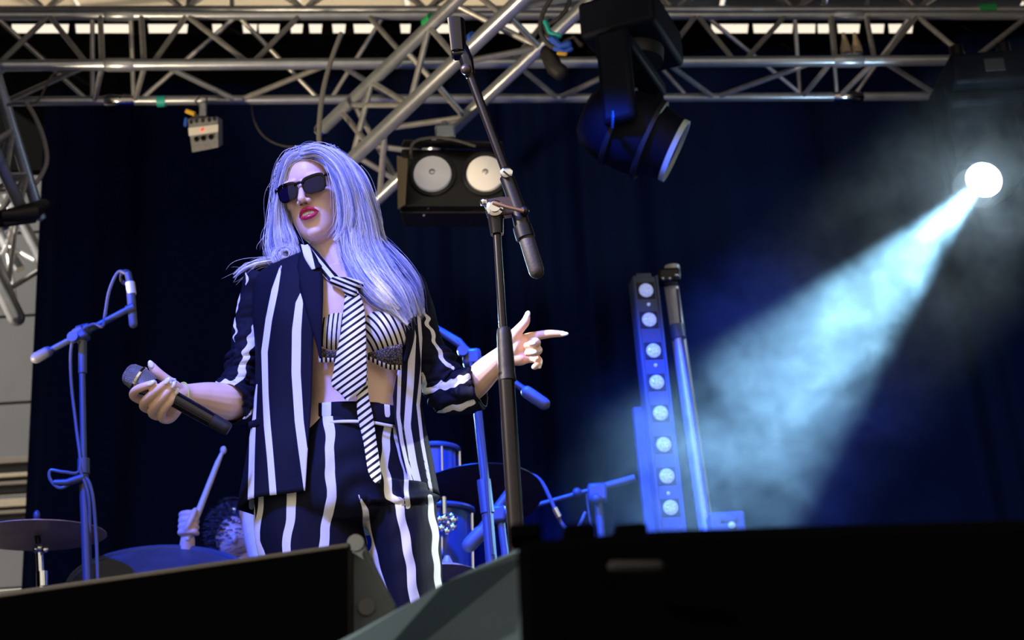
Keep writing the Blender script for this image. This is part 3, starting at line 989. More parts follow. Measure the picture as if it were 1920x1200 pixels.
o = cable('microphone_cable', 'blue cable arching over the low boom, with a silver plug near its end', [(975, 896, 0), (995, 890, 0), (1015, 903, 0), (1032, 935, 0), (1045, 965, 0), (1060, 990, 0), (1080, 995, 0), (1098, 960, 0)], 5.3, 0.007, mat('blue_lit_cable', (0.1, 0.1, 0.1)))
MB().tube([P(1040, 953, 5.29), P(1049, 970, 5.29)], 0.011, 10).build('plug', CHROME, o, label='silver plug')

# cymbals and drums
CYM = mat('bronze_cymbal', (0.60, 0.40, 0.26), 0.35, 0.4, noise=0.15, nscale=12)
CYMD = mat('dark_cymbal', (0.05, 0.03, 0.025), 0.35, 0.4, noise=0.3, nscale=12)
def cymbal(name, label, c, R0, normal, depth=0.03, m=None):
    t = thing(name, label, 'cymbal', c)
    MB().lathe(c, normal, [(-0.002, R0), (0.0, R0), (depth * 0.5, R0 * 0.6), (depth * 0.8, R0 * 0.25), (depth, R0 * 0.2), (depth + 0.02, R0 * 0.1), (depth + 0.024, 0.008), (depth + 0.022, 0.006), (depth * 0.8 - 0.003, R0 * 0.24), (depth * 0.5 - 0.004, R0 * 0.6)], 64).build('plate', m or CYM, t)
    return t
D = 4.9
c = q(70, 1004)
t = cymbal('crash_cymbal', 'thin bronze cymbal seen edge-on from below at the far left', c, 0.235, Vector((-0.02, 0.02, 1)))
MB().lathe(q(70, 988), (0, 0, 1), [(0, .022), (.025, .022)], 16).build('felt', mat('grey_felt', (0.15, 0.15, 0.2), 0.9), t)
MB().ell(q(69, 966), (0.012, 0.012, 0.018)).build('wing_nut', BS, t)
MB().tube([q(70, 995), q(69, 970)], 0.005, 8).build('threaded_rod', CHROME, t)
t = thing('cymbal_stand', 'chrome cymbal stand under the thin cymbal at the far left', 'stand', floor_under(q(78, 1100)))
MB().tube([q(70, 1004), q(74, 1030)], 0.010, 12).build('rod', BLK, t)
MB().tube([q(74, 1030), q(80, 1150)], 0.013, 14).build('tube', CHROME, t)
MB().ell(q(75, 1028), (.022, .022, .02)).build('tilter', CHROME, t)
MB().ell(q(84, 1030, -.02), (.014, .008, .014)).build('wing_nut', CHROME, t)
MB().ell(q(67, 1030, -.02), (.010, .010, .010)).build('wing_nut', CHROME, t)
MB().tube([q(79, 1072), q(80, 1100)], 0.020, 14).build('clutch', CHROME, t)
tripod(t, floor_under(q(84, 1160)), 0.2, 0.3, CHROME, 0.1)

DRUMM = mat('blue_drum_shell', (0.03, 0.05, 0.13), 0.25, noise=0.12, nscale=6, spec=0.6)
HEADM = mat('coated_drum_head', (0.05, 0.06, 0.08), 0.4, noise=0.3, nscale=9)
def drum(name, label, c, R0, L, ax, hm=HEADM, lugs=8):
    ax = Vector(ax).normalized()
    t = thing(name, label, 'drum', c)
    MB().lathe(c - ax * L / 2, ax, [(0, R0), (L, R0)], 48).build('shell', DRUMM, t)
    for s_ in (-1, 1):
        e_ = c + ax * (s_ * L / 2)
        M = frame(ax)
        pts = [e_ + M @ Vector((math.cos(a) * (R0 + .006), math.sin(a) * (R0 + .006), 0)) for a in np.linspace(0, 2 * math.pi, 65)]
        MB().tube(pts, 0.011, 8, caps=False).build('hoop', BS, t)
        MB().lathe(e_ - ax * (0.004 * s_), ax * s_, [(0, R0 * 0.99), (0.006, R0 * 0.97), (0.007, 0.001)], 48).build('drum_head', hm, t)
    M = frame(ax)
    for k in range(lugs):
        a = 2 * math.pi * k / lugs + .2
        MB().tube([c + M @ Vector((math.cos(a) * (R0 + .012), math.sin(a) * (R0 + .012), z)) for z in (-L * .42, L * .42)], 0.006, 8).build('tension_rod', CHROME, t)
    return t
D = 5.0
c = P(300, 1160, 4.9)
drum('bass_drum', 'large drum with a blue-lit head rising behind the left speaker', P(303, 1176, 5.08), 0.31, 0.34, (0.12, -0.55, 0.83))
drum('rack_tom', 'blue drum standing right of the singer\'s trousers', P(818, 1022, 5.0), 0.125, 0.24, (0.03, 0.0, 1), lugs=6)
drum('snare_drum', 'small blue drum just showing at the singer\'s right hip, above the chrome wing bolts', P(815, 882, 5.5), 0.09, 0.16, (0.02, 0.05, 1), lugs=6)
c = P(884, 940, 5.2)
t = cymbal('ride_cymbal', 'broad tilted cymbal seen from below behind the centre boom stand', c, 0.27, Vector((-0.10, 0.28, 0.95)), m=CYMD)
t = thing('tom_bracket', 'cluster of chrome wing bolts right of the singer\'s hip', 'bracket', P(835, 975, 4.85))
MB().tube([P(832, 932, 4.85), P(833, 968, 4.85)], 0.010, 12).build('rod', CHROME, t)
random.seed(5)
for x, y, r in ((816, 978, .012), (824, 974, .013), (833, 972, .016), (842, 981, .013), (850, 975, .016), (828, 990, .014), (838, 996, .014), (849, 988, .014), (819, 987, .010), (846, 966, .010)):
    MB().ell(P(x, y, 4.82 + random.uniform(-.02, .02)), (r, r * .7, r)).build('wing_bolt', CHROME, t)
t = cymbal('low_cymbal', 'rim of a low cymbal under the blue drum right of the trousers', P(838, 1072, 4.75), 0.10, Vector((0.05, 0.1, 1)))

# ================================================================== FOREGROUND
SPK = mat('speaker_grille', (0.0006, 0.0006, 0.0007), 0.9, spec=0.0)
SPKP = mat('speaker_paint', (0.012, 0.010, 0.009), 0.6, bump=0.3, bscale=600, spec=0.2)
GRP = mat('grey_bracket_paint', (0.045, 0.055, 0.06), 0.6, noise=0.15, nscale=30)
D = 2.0
q = lambda x, y, d=0.0: P(x, y, D + d)
t = thing('front_speaker', 'long black speaker cabinet across the lower left foreground with a grey end bracket', 'speaker', q(330, 1200))
f_ = [q(-60, 1120), q(655, 1020, -.05), q(655, 1330, -.05), q(-60, 1330)]
b_ = [p + Vector((0, 0.45, 0)) for p in f_]
MB().hexa(f_, b_).build('cabinet', SPKP, t, smooth=False, bevel=0.006)
f2 = [q(-60, 1132, -.006), q(652, 1032, -.056), q(652, 1330, -.056), q(-60, 1330, -.006)]
MB().hexa([p + Vector((0, -.006, 0)) for p in f2], f2).build('grille', SPK, t, smooth=False)
e1 = [q(-60, 1119, -.008), q(655, 1017, -.058), q(655, 1027, -.058), q(-60, 1130, -.008)]
MB().hexa(e1, [p + Vector((0, .02, 0)) for p in e1]).build('top_rail', SPKP, t, smooth=False, bevel=0.002)
br = [q(655, 1006), q(676, 1006), q(742, 1135), q(742, 1330), q(655, 1330)]
vb = list(br) + [p + Vector((0, 0.03, 0)) for p in br]
fb = [(0, 1, 2, 3, 4), (9, 8, 7, 6, 5)] + [(i, (i + 1) % 5, (i + 1) % 5 + 5, i + 5) for i in range(5)]
MB().add(vb, fb).build('end_bracket', GRP, t, smooth=False, bevel=0.006)
MB().lathe(q(668, 1020, -.01), (0, -1, 0), [(0, .012), (.01, .012)], 16).build('pivot_bolt', GRP, t)
MB().lathe(q(688, 1138, -.002), (0, -1, 0), [(0, .012), (.004, .012)], 16).build('slot', BLKG, t)

CASE = mat('grey_monitor_side', (0.028, 0.052, 0.072), 0.55, noise=0.12, nscale=6)
D = 1.55
t = thing('wedge_monitor', 'pale grey-blue slanting monitor cabinet side in the blurred foreground centre', 'speaker', q(850, 1250))
s_ = [q(560, 1235), q(830, 1095, .05), q(975, 1022, .1), q(1010, 1022, .1), q(1200, 1400, .1), q(560, 1400)]
vb = list(s_) + [p + Vector((0.06, 0.28, 0.0)) for p in s_]
k = len(s_)
MB().add(vb, [tuple(range(k)), tuple(range(2 * k - 1, k - 1, -1))] + [(i, (i + 1) % k, (i + 1) % k + k, i + k) for i in range(k)]).build('cabinet_side', CASE, t, smooth=False, bevel=0.01)
D = 1.15
t = thing('foreground_amplifier', 'large out-of-focus black box filling the lower right foreground', 'speaker', q(1450, 1200))
f_ = [q(968, 1012), q(1240, 990, .02), q(1990, 968, .06), q(1990, 1400, .06), q(985, 1400)]
k = 5
vb = list(f_) + [p + Vector((0.0, 0.30, 0.0)) for p in f_]
MB().add(vb, [tuple(range(k)), tuple(range(2 * k - 1, k - 1, -1))] + [(i, (i + 1) % k, (i + 1) % k + k, i + k) for i in range(k)]).build('cabinet', SPK, t, smooth=False, bevel=0.01)
for x in (985, 1085, 1180):
    MB().box(q(x, 1006, 0.05), (0.028, 0.05, 0.014)).build('corner_piece', SPK, t, bevel=0.004)
MB().rtube([q(1150, 1062, -.008), q(1235, 1062, -.006)], 0.0045, 8).build('badge', mat('dim_badge', (0.010, 0.010, 0.011), 0.9, spec=0.0), t, label='blurred pale badge, too soft to read')


# ================================================================== THE SINGER
def ppm(px, py, y):
    return FPX / (P(px, py, y) - CAM).dot(F)


FACE = dict(o=(596, 371), yaw=24, pitch=13, roll=18)
HO = P(*FACE['o'], SY)
_d = ray(*FACE['o']).normalized()
Bk = -_d
Rr = (CR - Bk * CR.dot(Bk)).normalized()
Uu = (CU - Bk * CU.dot(Bk) - Rr * CU.dot(Rr)).normalized()
ps, th, ph = R_(FACE['yaw']), R_(FACE['pitch']), R_(FACE['roll'])
Y1 = Bk * math.cos(ps) - Rr * math.sin(ps)
X1 = Rr * math.cos(ps) + Bk * math.sin(ps)
HY = Y1 * math.cos(th) + Uu * math.sin(th)
Z1 = Uu * math.cos(th) - Y1 * math.sin(th)
HZ = Z1 * math.cos(ph) - X1 * math.sin(ph)
HX = X1 * math.cos(ph) + Z1 * math.sin(ph)
HM = Matrix((HX, HY, HZ)).transposed()


def LH(x, y, z):
    return HO + HX * x + HY * y + HZ * z


def ring_loft(rings, n=40, y0=SY, sub=6, off=0.0):
    """rings: (cy, xl, xr, half depth m, [dy]) -> list of rows of points, horizontal ellipses"""
    r = [tuple(q) + (0.0,) * (5 - len(q)) for q in rings]
    rr = spline(r, (len(r) - 1) * sub + 1)
    rows = []
    for cy, xl, xr, hd, dy in rr:
        cx = (xl + xr) / 2
        c = P(cx, cy, y0 + dy)
        hw = (xr - xl) / 2 / ppm(cx, cy, y0 + dy) + off
        rows.append([c + Vector((math.sin(2 * math.pi * k / n) * hw, -math.cos(2 * math.pi * k / n) * (hd + off), 0)) for k in range(n)])
    return rows


def add_loft(mb, rows, caps=True):
    v, f = grid_obj(rows, True)
    n = len(rows[0])
    if caps:
        f.append(tuple(range(n)))
        f.append(tuple((len(rows) - 1) * n + k for k in range(n - 1, -1, -1)))
    mb.add(v, f)


singer = thing('person', 'singer in a striped black blazer and trousers holding a microphone, one hand pointing right', 'person', floor_under(P(690, 1700, SY)))

body = MB()
# skull and face
hs = spline([(.1195, .012, .002, -.030), (.114, .034, .028, -.058), (.100, .053, .055, -.082), (.078, .065, .074, -.097), (.055, .071, .084, -.104), (.030, .072, .0875, -.106), (.008, .070, .080, -.104),
             (-.015, .0700, .0825, -.098), (-.037, .0685, .0850, -.086), (-.058, .0645, .0855, -.068), (-.078, .0580, .0830, -.050), (-.095, .0500, .0815, -.034), (-.109, .0385, .0780, -.016), (-.119, .0250, .0700, .000), (-.124, .010, .055, .020)], 60)
hrows = []
for z, hw, yf, yb in hs:
    row = []
    for k in range(48):
        a = 2 * math.pi * k / 48
        c_, s_ = math.cos(a), math.sin(a)
        y = (yf if c_ > 0 else -yb) * math.copysign(abs(c_) ** (.86 if c_ > 0 else 1.0), c_)
        row.append(LH(hw * s_, y, z))
    hrows.append(row)
add_loft(body, hrows)
for s_ in (-1, 1):
    body.ell(LH(s_ * .037, .055, -.018), (.024, .021, .020), HM)
    body.ell(LH(s_ * .030, .080, .027), (.022, .011, .008), HM)
    body.ell(LH(s_ * .0105, .0975, -.034), (.0078, .0100, .0070), HM)
    body.ell(LH(s_ * .073, -.012, -.018), (.007, .016, .027), HM)
body.rtube([LH(0, .080, .022), LH(0, .090, .004), LH(0, .103, -.016), LH(0, .1105, -.030)], [.0075, .0072, .0080, .0092], 14)
body.ell(LH(0, .0775, -.060), (.027, .0155, .018), HM)
body.ell(LH(0, .0700, -.105), (.018, .0175, .014), HM)
# neck and shoulders
body.rtube([LH(0, -.018, -.055), LH(0, -.012, -.10), P(642, 505, SY + .015), P(655, 545, SY + .03)], [.050, .049, .050, .055], 24)
for x0, y0_, x1, y1_ in ((640, 514, 512, 540), (665, 514, 756, 544)):
    body.rtube([P(x0, y0_, SY + .02), P((x0 + x1) / 2, (y0_ + y1_) / 2, SY + .02), P(x1, y1_, SY + .025)], [.044, .042, .036], 18)
# sternal tendons and collarbones
body.rtube([LH(.040, -.02, -.055), P(668, 515, SY - .045)], [.010, .007], 10)
body.rtube([P(664, 522, SY - .070), P(715, 512, SY - .060), P(760, 520, SY - .02)], [.009, .009, .010], 10)
body.rtube([P(645, 522, SY - .070), P(590, 512, SY - .050), P(520, 520, SY - .01)], [.009, .009, .010], 10)
torso = [(512, 560, 730, .055, .02), (530, 505, 765, .082, .01), (565, 508, 772, .100), (610, 515, 772, .108), (660, 538, 768, .104), (710, 566, 765, .092), (760, 575, 765, .090), (820, 540, 780, .100), (880, 510, 795, .105)]
add_loft(body, ring_loft(torso, 44))
body.ell(P(636, 628, SY - .066), (.054, .050, .052))
body.ell(P(716, 628, SY - .066), (.054, .050, .052))


def limb(mb, pts, n=18, k=30, y0=SY):
    s_ = spline(pts, k)
    mb.rtube([P(q[0], q[1], y0 + q[2]) for q in s_], [max(q[3], .002) for q in s_], n)


limb(body, [(498, 552, .03, .038), (470, 650, .035, .035), (453, 742, .03, .038), (425, 753, -.02, .044), (385, 747, -.06, .037), (348, 741, -.10, .025)])
limb(body, [(764, 555, .03, .038), (800, 650, .04, .035), (850, 738, .03, .036), (884, 722, -.0, .036), (915, 693, -.03, .031), (948, 662, -.05, .022)])

# hand on the microphone: palm behind the handle, four fingers crossing in front of it, thumb on top
body.ell(P(318, 742, SY - .125), (.034, .020, .028), frame(Vector((-.3, 0, 1))))
limb(body, [(350, 740, -.10, .024), (330, 742, -.118, .026), (312, 746, -.135, .021)])
fingers_l = [
    [(318, 742, -.130, .013), (282, 752, -.140, .012), (252, 744, -.170, .0098), (254, 732, -.200, .0093), (272, 724, -.214, .0088), (288, 718, -.212, .0075)],
    [(322, 752, -.125, .013), (290, 766, -.135, .0118), (270, 763, -.160, .0100), (274, 750, -.193, .0098), (294, 732, -.209, .0092), (312, 717, -.205, .0075)],
    [(330, 758, -.120, .013), (304, 778, -.130, .0118), (286, 776, -.152, .0100), (290, 762, -.184, .0098), (308, 742, -.200, .0090), (322, 725, -.196, .0075)],
    [(338, 760, -.115, .012), (320, 784, -.124, .0108), (304, 785, -.144, .0092), (306, 770, -.172, .0090), (320, 752, -.187, .0082), (330, 737, -.184, .0068)],
]
for fg in fingers_l:
    limb(body, fg, 14, 24)
limb(body, [(342, 738, -.112, .017), (322, 722, -.140, .0145), (303, 706, -.158, .0118), (292, 696, -.166, .0112), (284, 685, -.170, .0085)], 14, 20)
# pointing hand: palm towards the viewer
body.ell(P(968, 652, SY - .055), (.026, .017, .034), frame(Vector((.45, 0, 1))))
limb(body, [(945, 664, -.05, .022), (962, 650, -.055, .024), (978, 640, -.055, .018)])
limb(body, [(955, 668, -.05, .020), (975, 672, -.055, .017), (985, 672, -.055, .013)])
limb(body, [(972, 642, -.05, .0120), (988, 634, -.05, .0115), (1010, 629, -.055, .0105), (1032, 626, -.060, .0095), (1056, 626, -.062, .0070)], 14, 22)
limb(body, [(950, 655, -.06, .018), (960, 634, -.072, .0150), (974, 617, -.078, .0118), (985, 604, -.078, .0105), (988, 594, -.076, .0080)], 14, 20)
limb(body, [(974, 650, -.05, .0120), (992, 640, -.052, .0108), (1006, 642, -.075, .0100), (1001, 646, -.100, .0095), (988, 648, -.098, .0080)], 14, 22)
limb(body, [(974, 660, -.05, .0120), (992, 655, -.052, .0108), (1009, 656, -.072, .0100), (1003, 661, -.096, .0095), (989, 662, -.094, .0080)], 14, 22)
limb(body, [(972, 672, -.05, .0120), (990, 672, -.052, .0105), (1008, 674, -.066, .0095), (1009, 683, -.078, .0090), (1002, 688, -.086, .0070)], 14, 22)
bm_ = remeshed(body, 0.0021, 5)
V = verts_of(bm_).copy()
# nostrils pushed in, philtrum and mouth line cut
loc = (V - np.array(HO)) @ np.array(HM)
d = np.linalg.norm((loc - np.array([0, .092, -.0605])) / np.array([.020, .02, .0045]), axis=1)
V -= (np.exp(-d ** 2) * .008)[:, None] * np.array(HY)[None, :]
# navel
nv_ = np.array(P(668, 742, SY - .092))
d = np.linalg.norm((V - nv_) / np.array([.006, .03, .010]), axis=1)
V += (np.exp(-d ** 2) * .006)[:, None] * np.array([0, 1, 0])[None, :]
bm_.vertices.foreach_set('co', V.ravel()); bm_.update()
link('body', bm_, SKIN, singer)

# lips, teeth
LIP = mat('magenta_lipstick', (0.55, 0.010, 0.075), 0.28, spec=0.6)
TEETH = mat('teeth', (0.92, 0.94, 0.95), 0.2)
def lip(ctrl, name):
    s_ = spline(ctrl, 26)
    MB().rtube([LH(a, b, c) for a, b, c, r in s_], [max(r, .0008) for a, b, c, r in s_], 12).build(name, LIP, singer)
lip([(-.0245, .0830, -.0610, .0012), (-.015, .0915, -.0550, .0040), (-.005, .0962, -.0515, .0046), (0, .0955, -.0530, .0042), (.005, .0962, -.0515, .0046), (.015, .0915, -.0550, .0040), (.0245, .0830, -.0610, .0012)], 'upper_lip')
lip([(-.0240, .0830, -.0615, .0012), (-.014, .0900, -.0690, .0042), (0, .0940, -.0715, .0054), (.014, .0900, -.0690, .0042), (.0240, .0830, -.0615, .0012)], 'lower_lip')
for k in range(-3, 4):
    MB().ell(LH(k * .0042, .0910 - abs(k) * .0011, -.0605), (.0022, .0020, .0050), HM, 10, 8).build('tooth', TEETH, singer)
MB().ell(LH(0, .079, -.062), (.019, .006, .008), HM).build('mouth_inside', mat('mouth_dark', (0.10, 0.01, 0.015), 0.5), singer)
NOS = mat('nostril_dark', (0.10, 0.03, 0.02), 0.7)
for s_ in (-1, 1):
    MB().ell(LH(s_ * .0062, .1035, -.0405), (.0034, .0046, .0018), HM, 12, 8).build('nostril', NOS, singer)
# eyes and brows behind the glasses
for s_ in (-1, 1):
    e_ = MB().ell(LH(s_ * .031, .072, .002), (.012, .0115, .012), HM).build('eye', mat('eye_white', (0.75, 0.72, 0.7), 0.2), singer)
    MB().ell(LH(s_ * .031, .0815, .002), (.0055, .0025, .0055), HM, 16, 8).build('iris', mat('iris', (0.08, 0.12, 0.18), 0.15), e_)
    MB().rtube([LH(s_ * .014, .0900, .022), LH(s_ * .030, .0885, .027), LH(s_ * .046, .078, .022)], [.0022, .0024, .0010], 8).build('eyebrow', mat('brow_hair', (0.32, 0.22, 0.18), 0.7), singer)

# sunglasses
GLF = mat('glossy_black_frame', (0.002, 0.002, 0.003), 0.12, spec=0.25)
LENSG = mat('tinted_lens', (0.006, 0.004, 0.020), 0.04, spec=0.28)
sg = thing('sunglasses', 'black square-framed sunglasses with dark tinted lenses on the singer\'s face', 'glasses', LH(0, .10, 0))
def lens_outline(s_, grow=0.0, n=44):
    pts = []
    for k in range(n):
        a = 2 * math.pi * k / n
        ex = 0.62
        c, s2 = math.cos(a), math.sin(a)
        x = math.copysign(abs(c) ** ex, c) * (.0245 + grow)
        z = math.copysign(abs(s2) ** ex, s2) * (.0188 + grow)
        x *= 1 + 0.10 * (z / .02)
        z += .0025 * (x / .0255) * (1 if z > 0 else 0)
        pts.append((s_ * (.0335 + x), z))
    return pts
def gy(x):
    return .1035 - 3.2 * x * x
GZ = -.001
for s_ in (-1, 1):
    o_, i_ = lens_outline(s_, .0027), lens_outline(s_, -.0005)
    mb = MB(); n = len(o_)
    for (pl, dy) in ((o_, .002), (o_, -.0025), (i_, -.0025), (i_, .002)):
        # the top bar is heavier
        for (x, z) in pl:
            zz = z + (.0025 if (z > .012 and pl is o_) else 0)
            mb.v.append(LH(x, gy(x) + dy, zz + GZ))
    for q_ in range(4):
        q2 = (q_ + 1) % 4
        for k in range(n):
            mb.f.append((q_ * n + k, q_ * n + (k + 1) % n, q2 * n + (k + 1) % n, q2 * n + k))
    mb.build('frame_rim', GLF, sg)
    mb = MB()
    c_ = (s_ * .0335, 0)
    rows = []
    for t_ in (0.02, .35, .7, 1.0):
        rows.append([LH(c_[0] + (x - c_[0]) * t_, gy(c_[0] + (x - c_[0]) * t_) + .0006 * (1 - t_ * t_), z * t_ + GZ) for (x, z) in i_])
    v, f = grid_obj(rows, True)
    mb.add(v, f); mb.f.append(tuple(range(n)))
    mb.build('lens', LENSG, sg)
    MB().rtube([LH(s_ * .0645, gy(.0645) - .002, .017), LH(s_ * .071, .078, .016), LH(s_ * .076, .03, .010), LH(s_ * .078, -.01, .004)], [.0045, .0040, .0032, .0028], 10).build('temple', GLF, sg)
    MB().ell(LH(s_ * .061, gy(.061) + .003, .017), (.0018, .001, .0013), HM, 10, 6).build('rivet', CHROME, sg)
MB().rtube([LH(-.010, gy(.01), .010), LH(-.004, .1045, .0125), LH(.004, .1045, .0125), LH(.010, gy(.01), .010)], .0034, 10).build('bridge', GLF, sg)

# earring
o = MB().tube([P(546, 438, SY - .02), P(548, 447, SY - .02), P(549, 458, SY - .02)], [.0012, .0012, .0024], 8).build('earring', CHROME)
tag(o, 'short silver drop earring below the singer\'s hair on the left', 'earring')

# nails
def nail(px, py, dy, d, w=.0062, l=.011, tip=None):
    c = P(px, py, SY + dy)
    MB().ell(c, (w, .0030, l), frame(d, (0, -1, 0.3)), 14, 10).build('fingernail', NAIL, singer)
nail(283, 683, -.178, (P(283, 680, 0 + SY) - P(289, 694, SY)), .0062, .010)
nail(283, 718, -.221, (P(292, 713, SY) - P(276, 722, SY)), .0062, .010)
nail(313, 714, -.213, (P(320, 708, SY) - P(306, 724, SY)), .0062, .010)
nail(324, 722, -.204, (P(329, 712, SY) - P(318, 730, SY)), .0058, .009)
nail(331, 734, -.192, (P(335, 725, SY) - P(326, 742, SY)), .0050, .008)
nail(1058, 626, -.066, (1, 0, 0), .0058, .010)
nail(989, 590, -.082, (P(991, 583, SY) - P(986, 600, SY)), .0065, .010)
nail(997, 643, -.110, (1, 0, -.1), .0066, .0095)
nail(999, 660, -.106, (1, 0, -.1), .0066, .0095)
nail(1009, 686, -.084, (.6, 0, -.6), .0058, .008)

# ------------------------------------------------------------------ hair
HCM = bpy.data.materials.new('platinum_hair_blue_shade'); HCM.use_nodes = True
n = HCM.node_tree; b = n.nodes['Principled BSDF']
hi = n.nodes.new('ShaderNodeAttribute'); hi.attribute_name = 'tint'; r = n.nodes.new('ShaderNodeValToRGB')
r.color_ramp.elements[0].color = (0.09, 0.13, 0.34, 1); r.color_ramp.elements[1].color = (0.88, 0.88, 0.90, 1)  # blue-lit shade between the strands is painted into the low tints
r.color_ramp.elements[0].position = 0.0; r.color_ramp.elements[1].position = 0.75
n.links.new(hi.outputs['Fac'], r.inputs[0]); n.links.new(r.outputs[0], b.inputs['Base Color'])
b.inputs['Roughness'].default_value = 0.4
b.inputs['Specular IOR Level'].default_value = 0.35
rng = np.random.RandomState(7)
TINT = []
STR = []          # strands as arrays of world points


def smooth_noise(n, amp):
    k = rng.normal(size=(4, 3)) * amp
    t_ = np.linspace(0, 1, n)
    return (np.outer(np.sin(t_ * 3.1 + rng.rand() * 6), k[0]) + np.outer(np.sin(t_ * 7 + rng.rand() * 6), k[1] * .4) + np.outer(t_, k[2]))


def lock(name, ctrl, ns, m=None, spread=1.0, n=22, fly=0.03, base=0.86):
    """ctrl: (px,py,dy,half width px,half depth m) -> base lock mesh and strands lying round it"""
    s_ = spline(ctrl, n)
    C_ = [P(q[0], q[1], SY + q[2]) for q in s_]
    W_ = [max(q[3], 1) / ppm(q[0], q[1], SY + q[2]) for q in s_]
    D_ = [max(q[4], .002) for q in s_]
    U, N = [], []
    for i in range(n):
        t_ = (C_[min(n - 1, i + 1)] - C_[max(0, i - 1)]).normalized()
        v_ = (C_[i] - CAM).normalized()
        u_ = t_.cross(v_).normalized()
        U.append(u_); N.append(u_.cross(t_).normalized())
    rows = []
    for i in range(n):
        row = []
        for k in range(26):
            a = 2 * math.pi * k / 26
            rr = base * (1 - .75 * max(0, i / n - .72) / .28) * (1 + .06 * math.sin(a * 7 + i * .2) + .03 * math.sin(a * 13 - i * .15))
            row.append(C_[i] + U[i] * (math.cos(a) * W_[i] * rr) + N[i] * (math.sin(a) * D_[i] * rr))
        rows.append(row)
    mb = MB(); add_loft(mb, rows)
    mb.build(name, HAIR, singer)
    CL = [(rng.rand() * 2 * math.pi, rng.rand(), rng.normal() * .45, smooth_noise(n, .0025), .80 + .24 * rng.rand(), int(rng.rand() ** 2 * n * .25), n - int(rng.rand() ** 1.6 * n * .38)) for _c in range(max(8, ns // 9))]
    for _ in range(int(ns * 2.2)):
        cl = CL[rng.randint(len(CL))]
        a = cl[0] + rng.normal() * .10
        rr = (cl[4] + .05 * rng.normal()) * spread
        i0 = min(n - 6, max(0, cl[5] + rng.randint(-1, 2)))
        i1 = min(n, cl[6] + rng.randint(-1, 2))
        da = cl[2] + rng.normal() * .08
        amp = .0008 if rng.rand() > fly else .009
        if i1 - i0 < 5: continue
        nz = smooth_noise(i1 - i0, amp) + cl[3][i0:i1]
        TINT.append(np.clip(cl[1] + rng.normal() * .12, 0, 1))
        pts = []
        for j, i in enumerate(range(i0, i1)):
            aa = a + da * i / n
            p = C_[i] + U[i] * (math.cos(aa) * W_[i] * rr) + N[i] * (math.sin(aa) * D_[i] * rr)
            pts.append(np.array(p) + nz[j])
        STR.append(np.array(pts))


# cap over the skull
cap = MB()
NU, NV = 64, 28
def cappt(az, el, k=1.0):
    # az from forward (0) to the right (+); el from -90..90
    x = .086 * k * math.cos(el) * math.sin(az)
    y = -.016 + .101 * k * math.cos(el) * math.cos(az)
    z = .026 + .100 * k * math.sin(el)
    return LH(x, y, z)
def hairline(az):
    """lowest elevation where hair grows"""
    d = abs(math.degrees(az))
    if d < 25: return 44
    if d < 60: return 44 - (d - 25) * 1.0
    if d < 85: return 9 - (d - 60) * 2.0
    return -41 - min(20, (d - 85) * .5)
for i in range(NU + 1):
    az = -math.pi + 2 * math.pi * i / NU
    lo_ = R_(hairline(az))
    for j in range(NV + 1):
        el = lo_ + (math.pi / 2 - lo_) * j / NV
        cap.v.append(cappt(az, el, 1.0 - .04 * (j < 1)))
for i in range(NU):
    for j in range(NV):
        a = i * (NV + 1) + j
        cap.f.append((a, a + NV + 1, a + NV + 2, a + 1))
o = cap.build('hair_cap', HAIR, singer)
md = o.modifiers.new('s', 'SOLIDIFY'); md.thickness = 0.004
# strands over the cap, both sides of a parting left of the crown
for _ in range(3200):
    side_ = 1 if rng.rand() < .66 else -1
    # start on the parting line, running front to back
    t_ = rng.rand()
    start = np.array([-.022 + rng.normal() * .002, .072 - .13 * t_])
    azend = R_((38 + 130 * t_) * side_ + rng.normal() * 4)
    elend = R_(hairline(azend) - 5 + rng.rand() * 10)
    zs = math.sqrt(max(.02, 1 - (start[0] / .086) ** 2 - ((start[1] + .016) / .101) ** 2))
    p0 = np.array([start[0] / .086, (start[1] + .016) / .101, zs])
    p1 = np.array([math.cos(elend) * math.sin(azend), math.cos(elend) * math.cos(azend), math.sin(elend)])
    om = math.acos(np.clip(p0 @ p1 / np.linalg.norm(p0), -1, 1))
    k = 1.015 + rng.rand() * .05
    pts = []
    for s2 in np.linspace(0, 1, 18):
        q_ = (math.sin((1 - s2) * om) * p0 / np.linalg.norm(p0) + math.sin(s2 * om) * p1) / max(math.sin(om), 1e-3)
        lift = k + .05 * math.sin(math.pi * s2)
        # sweep forward on the right
        pts.append(np.array(LH(q_[0] * .086 * lift, -.016 + q_[1] * .101 * lift, .026 + q_[2] * .100 * lift)))
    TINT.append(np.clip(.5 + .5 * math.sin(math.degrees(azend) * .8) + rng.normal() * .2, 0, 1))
    STR.append(np.array(pts) + smooth_noise(18, .0012 if rng.rand() > .04 else .006))

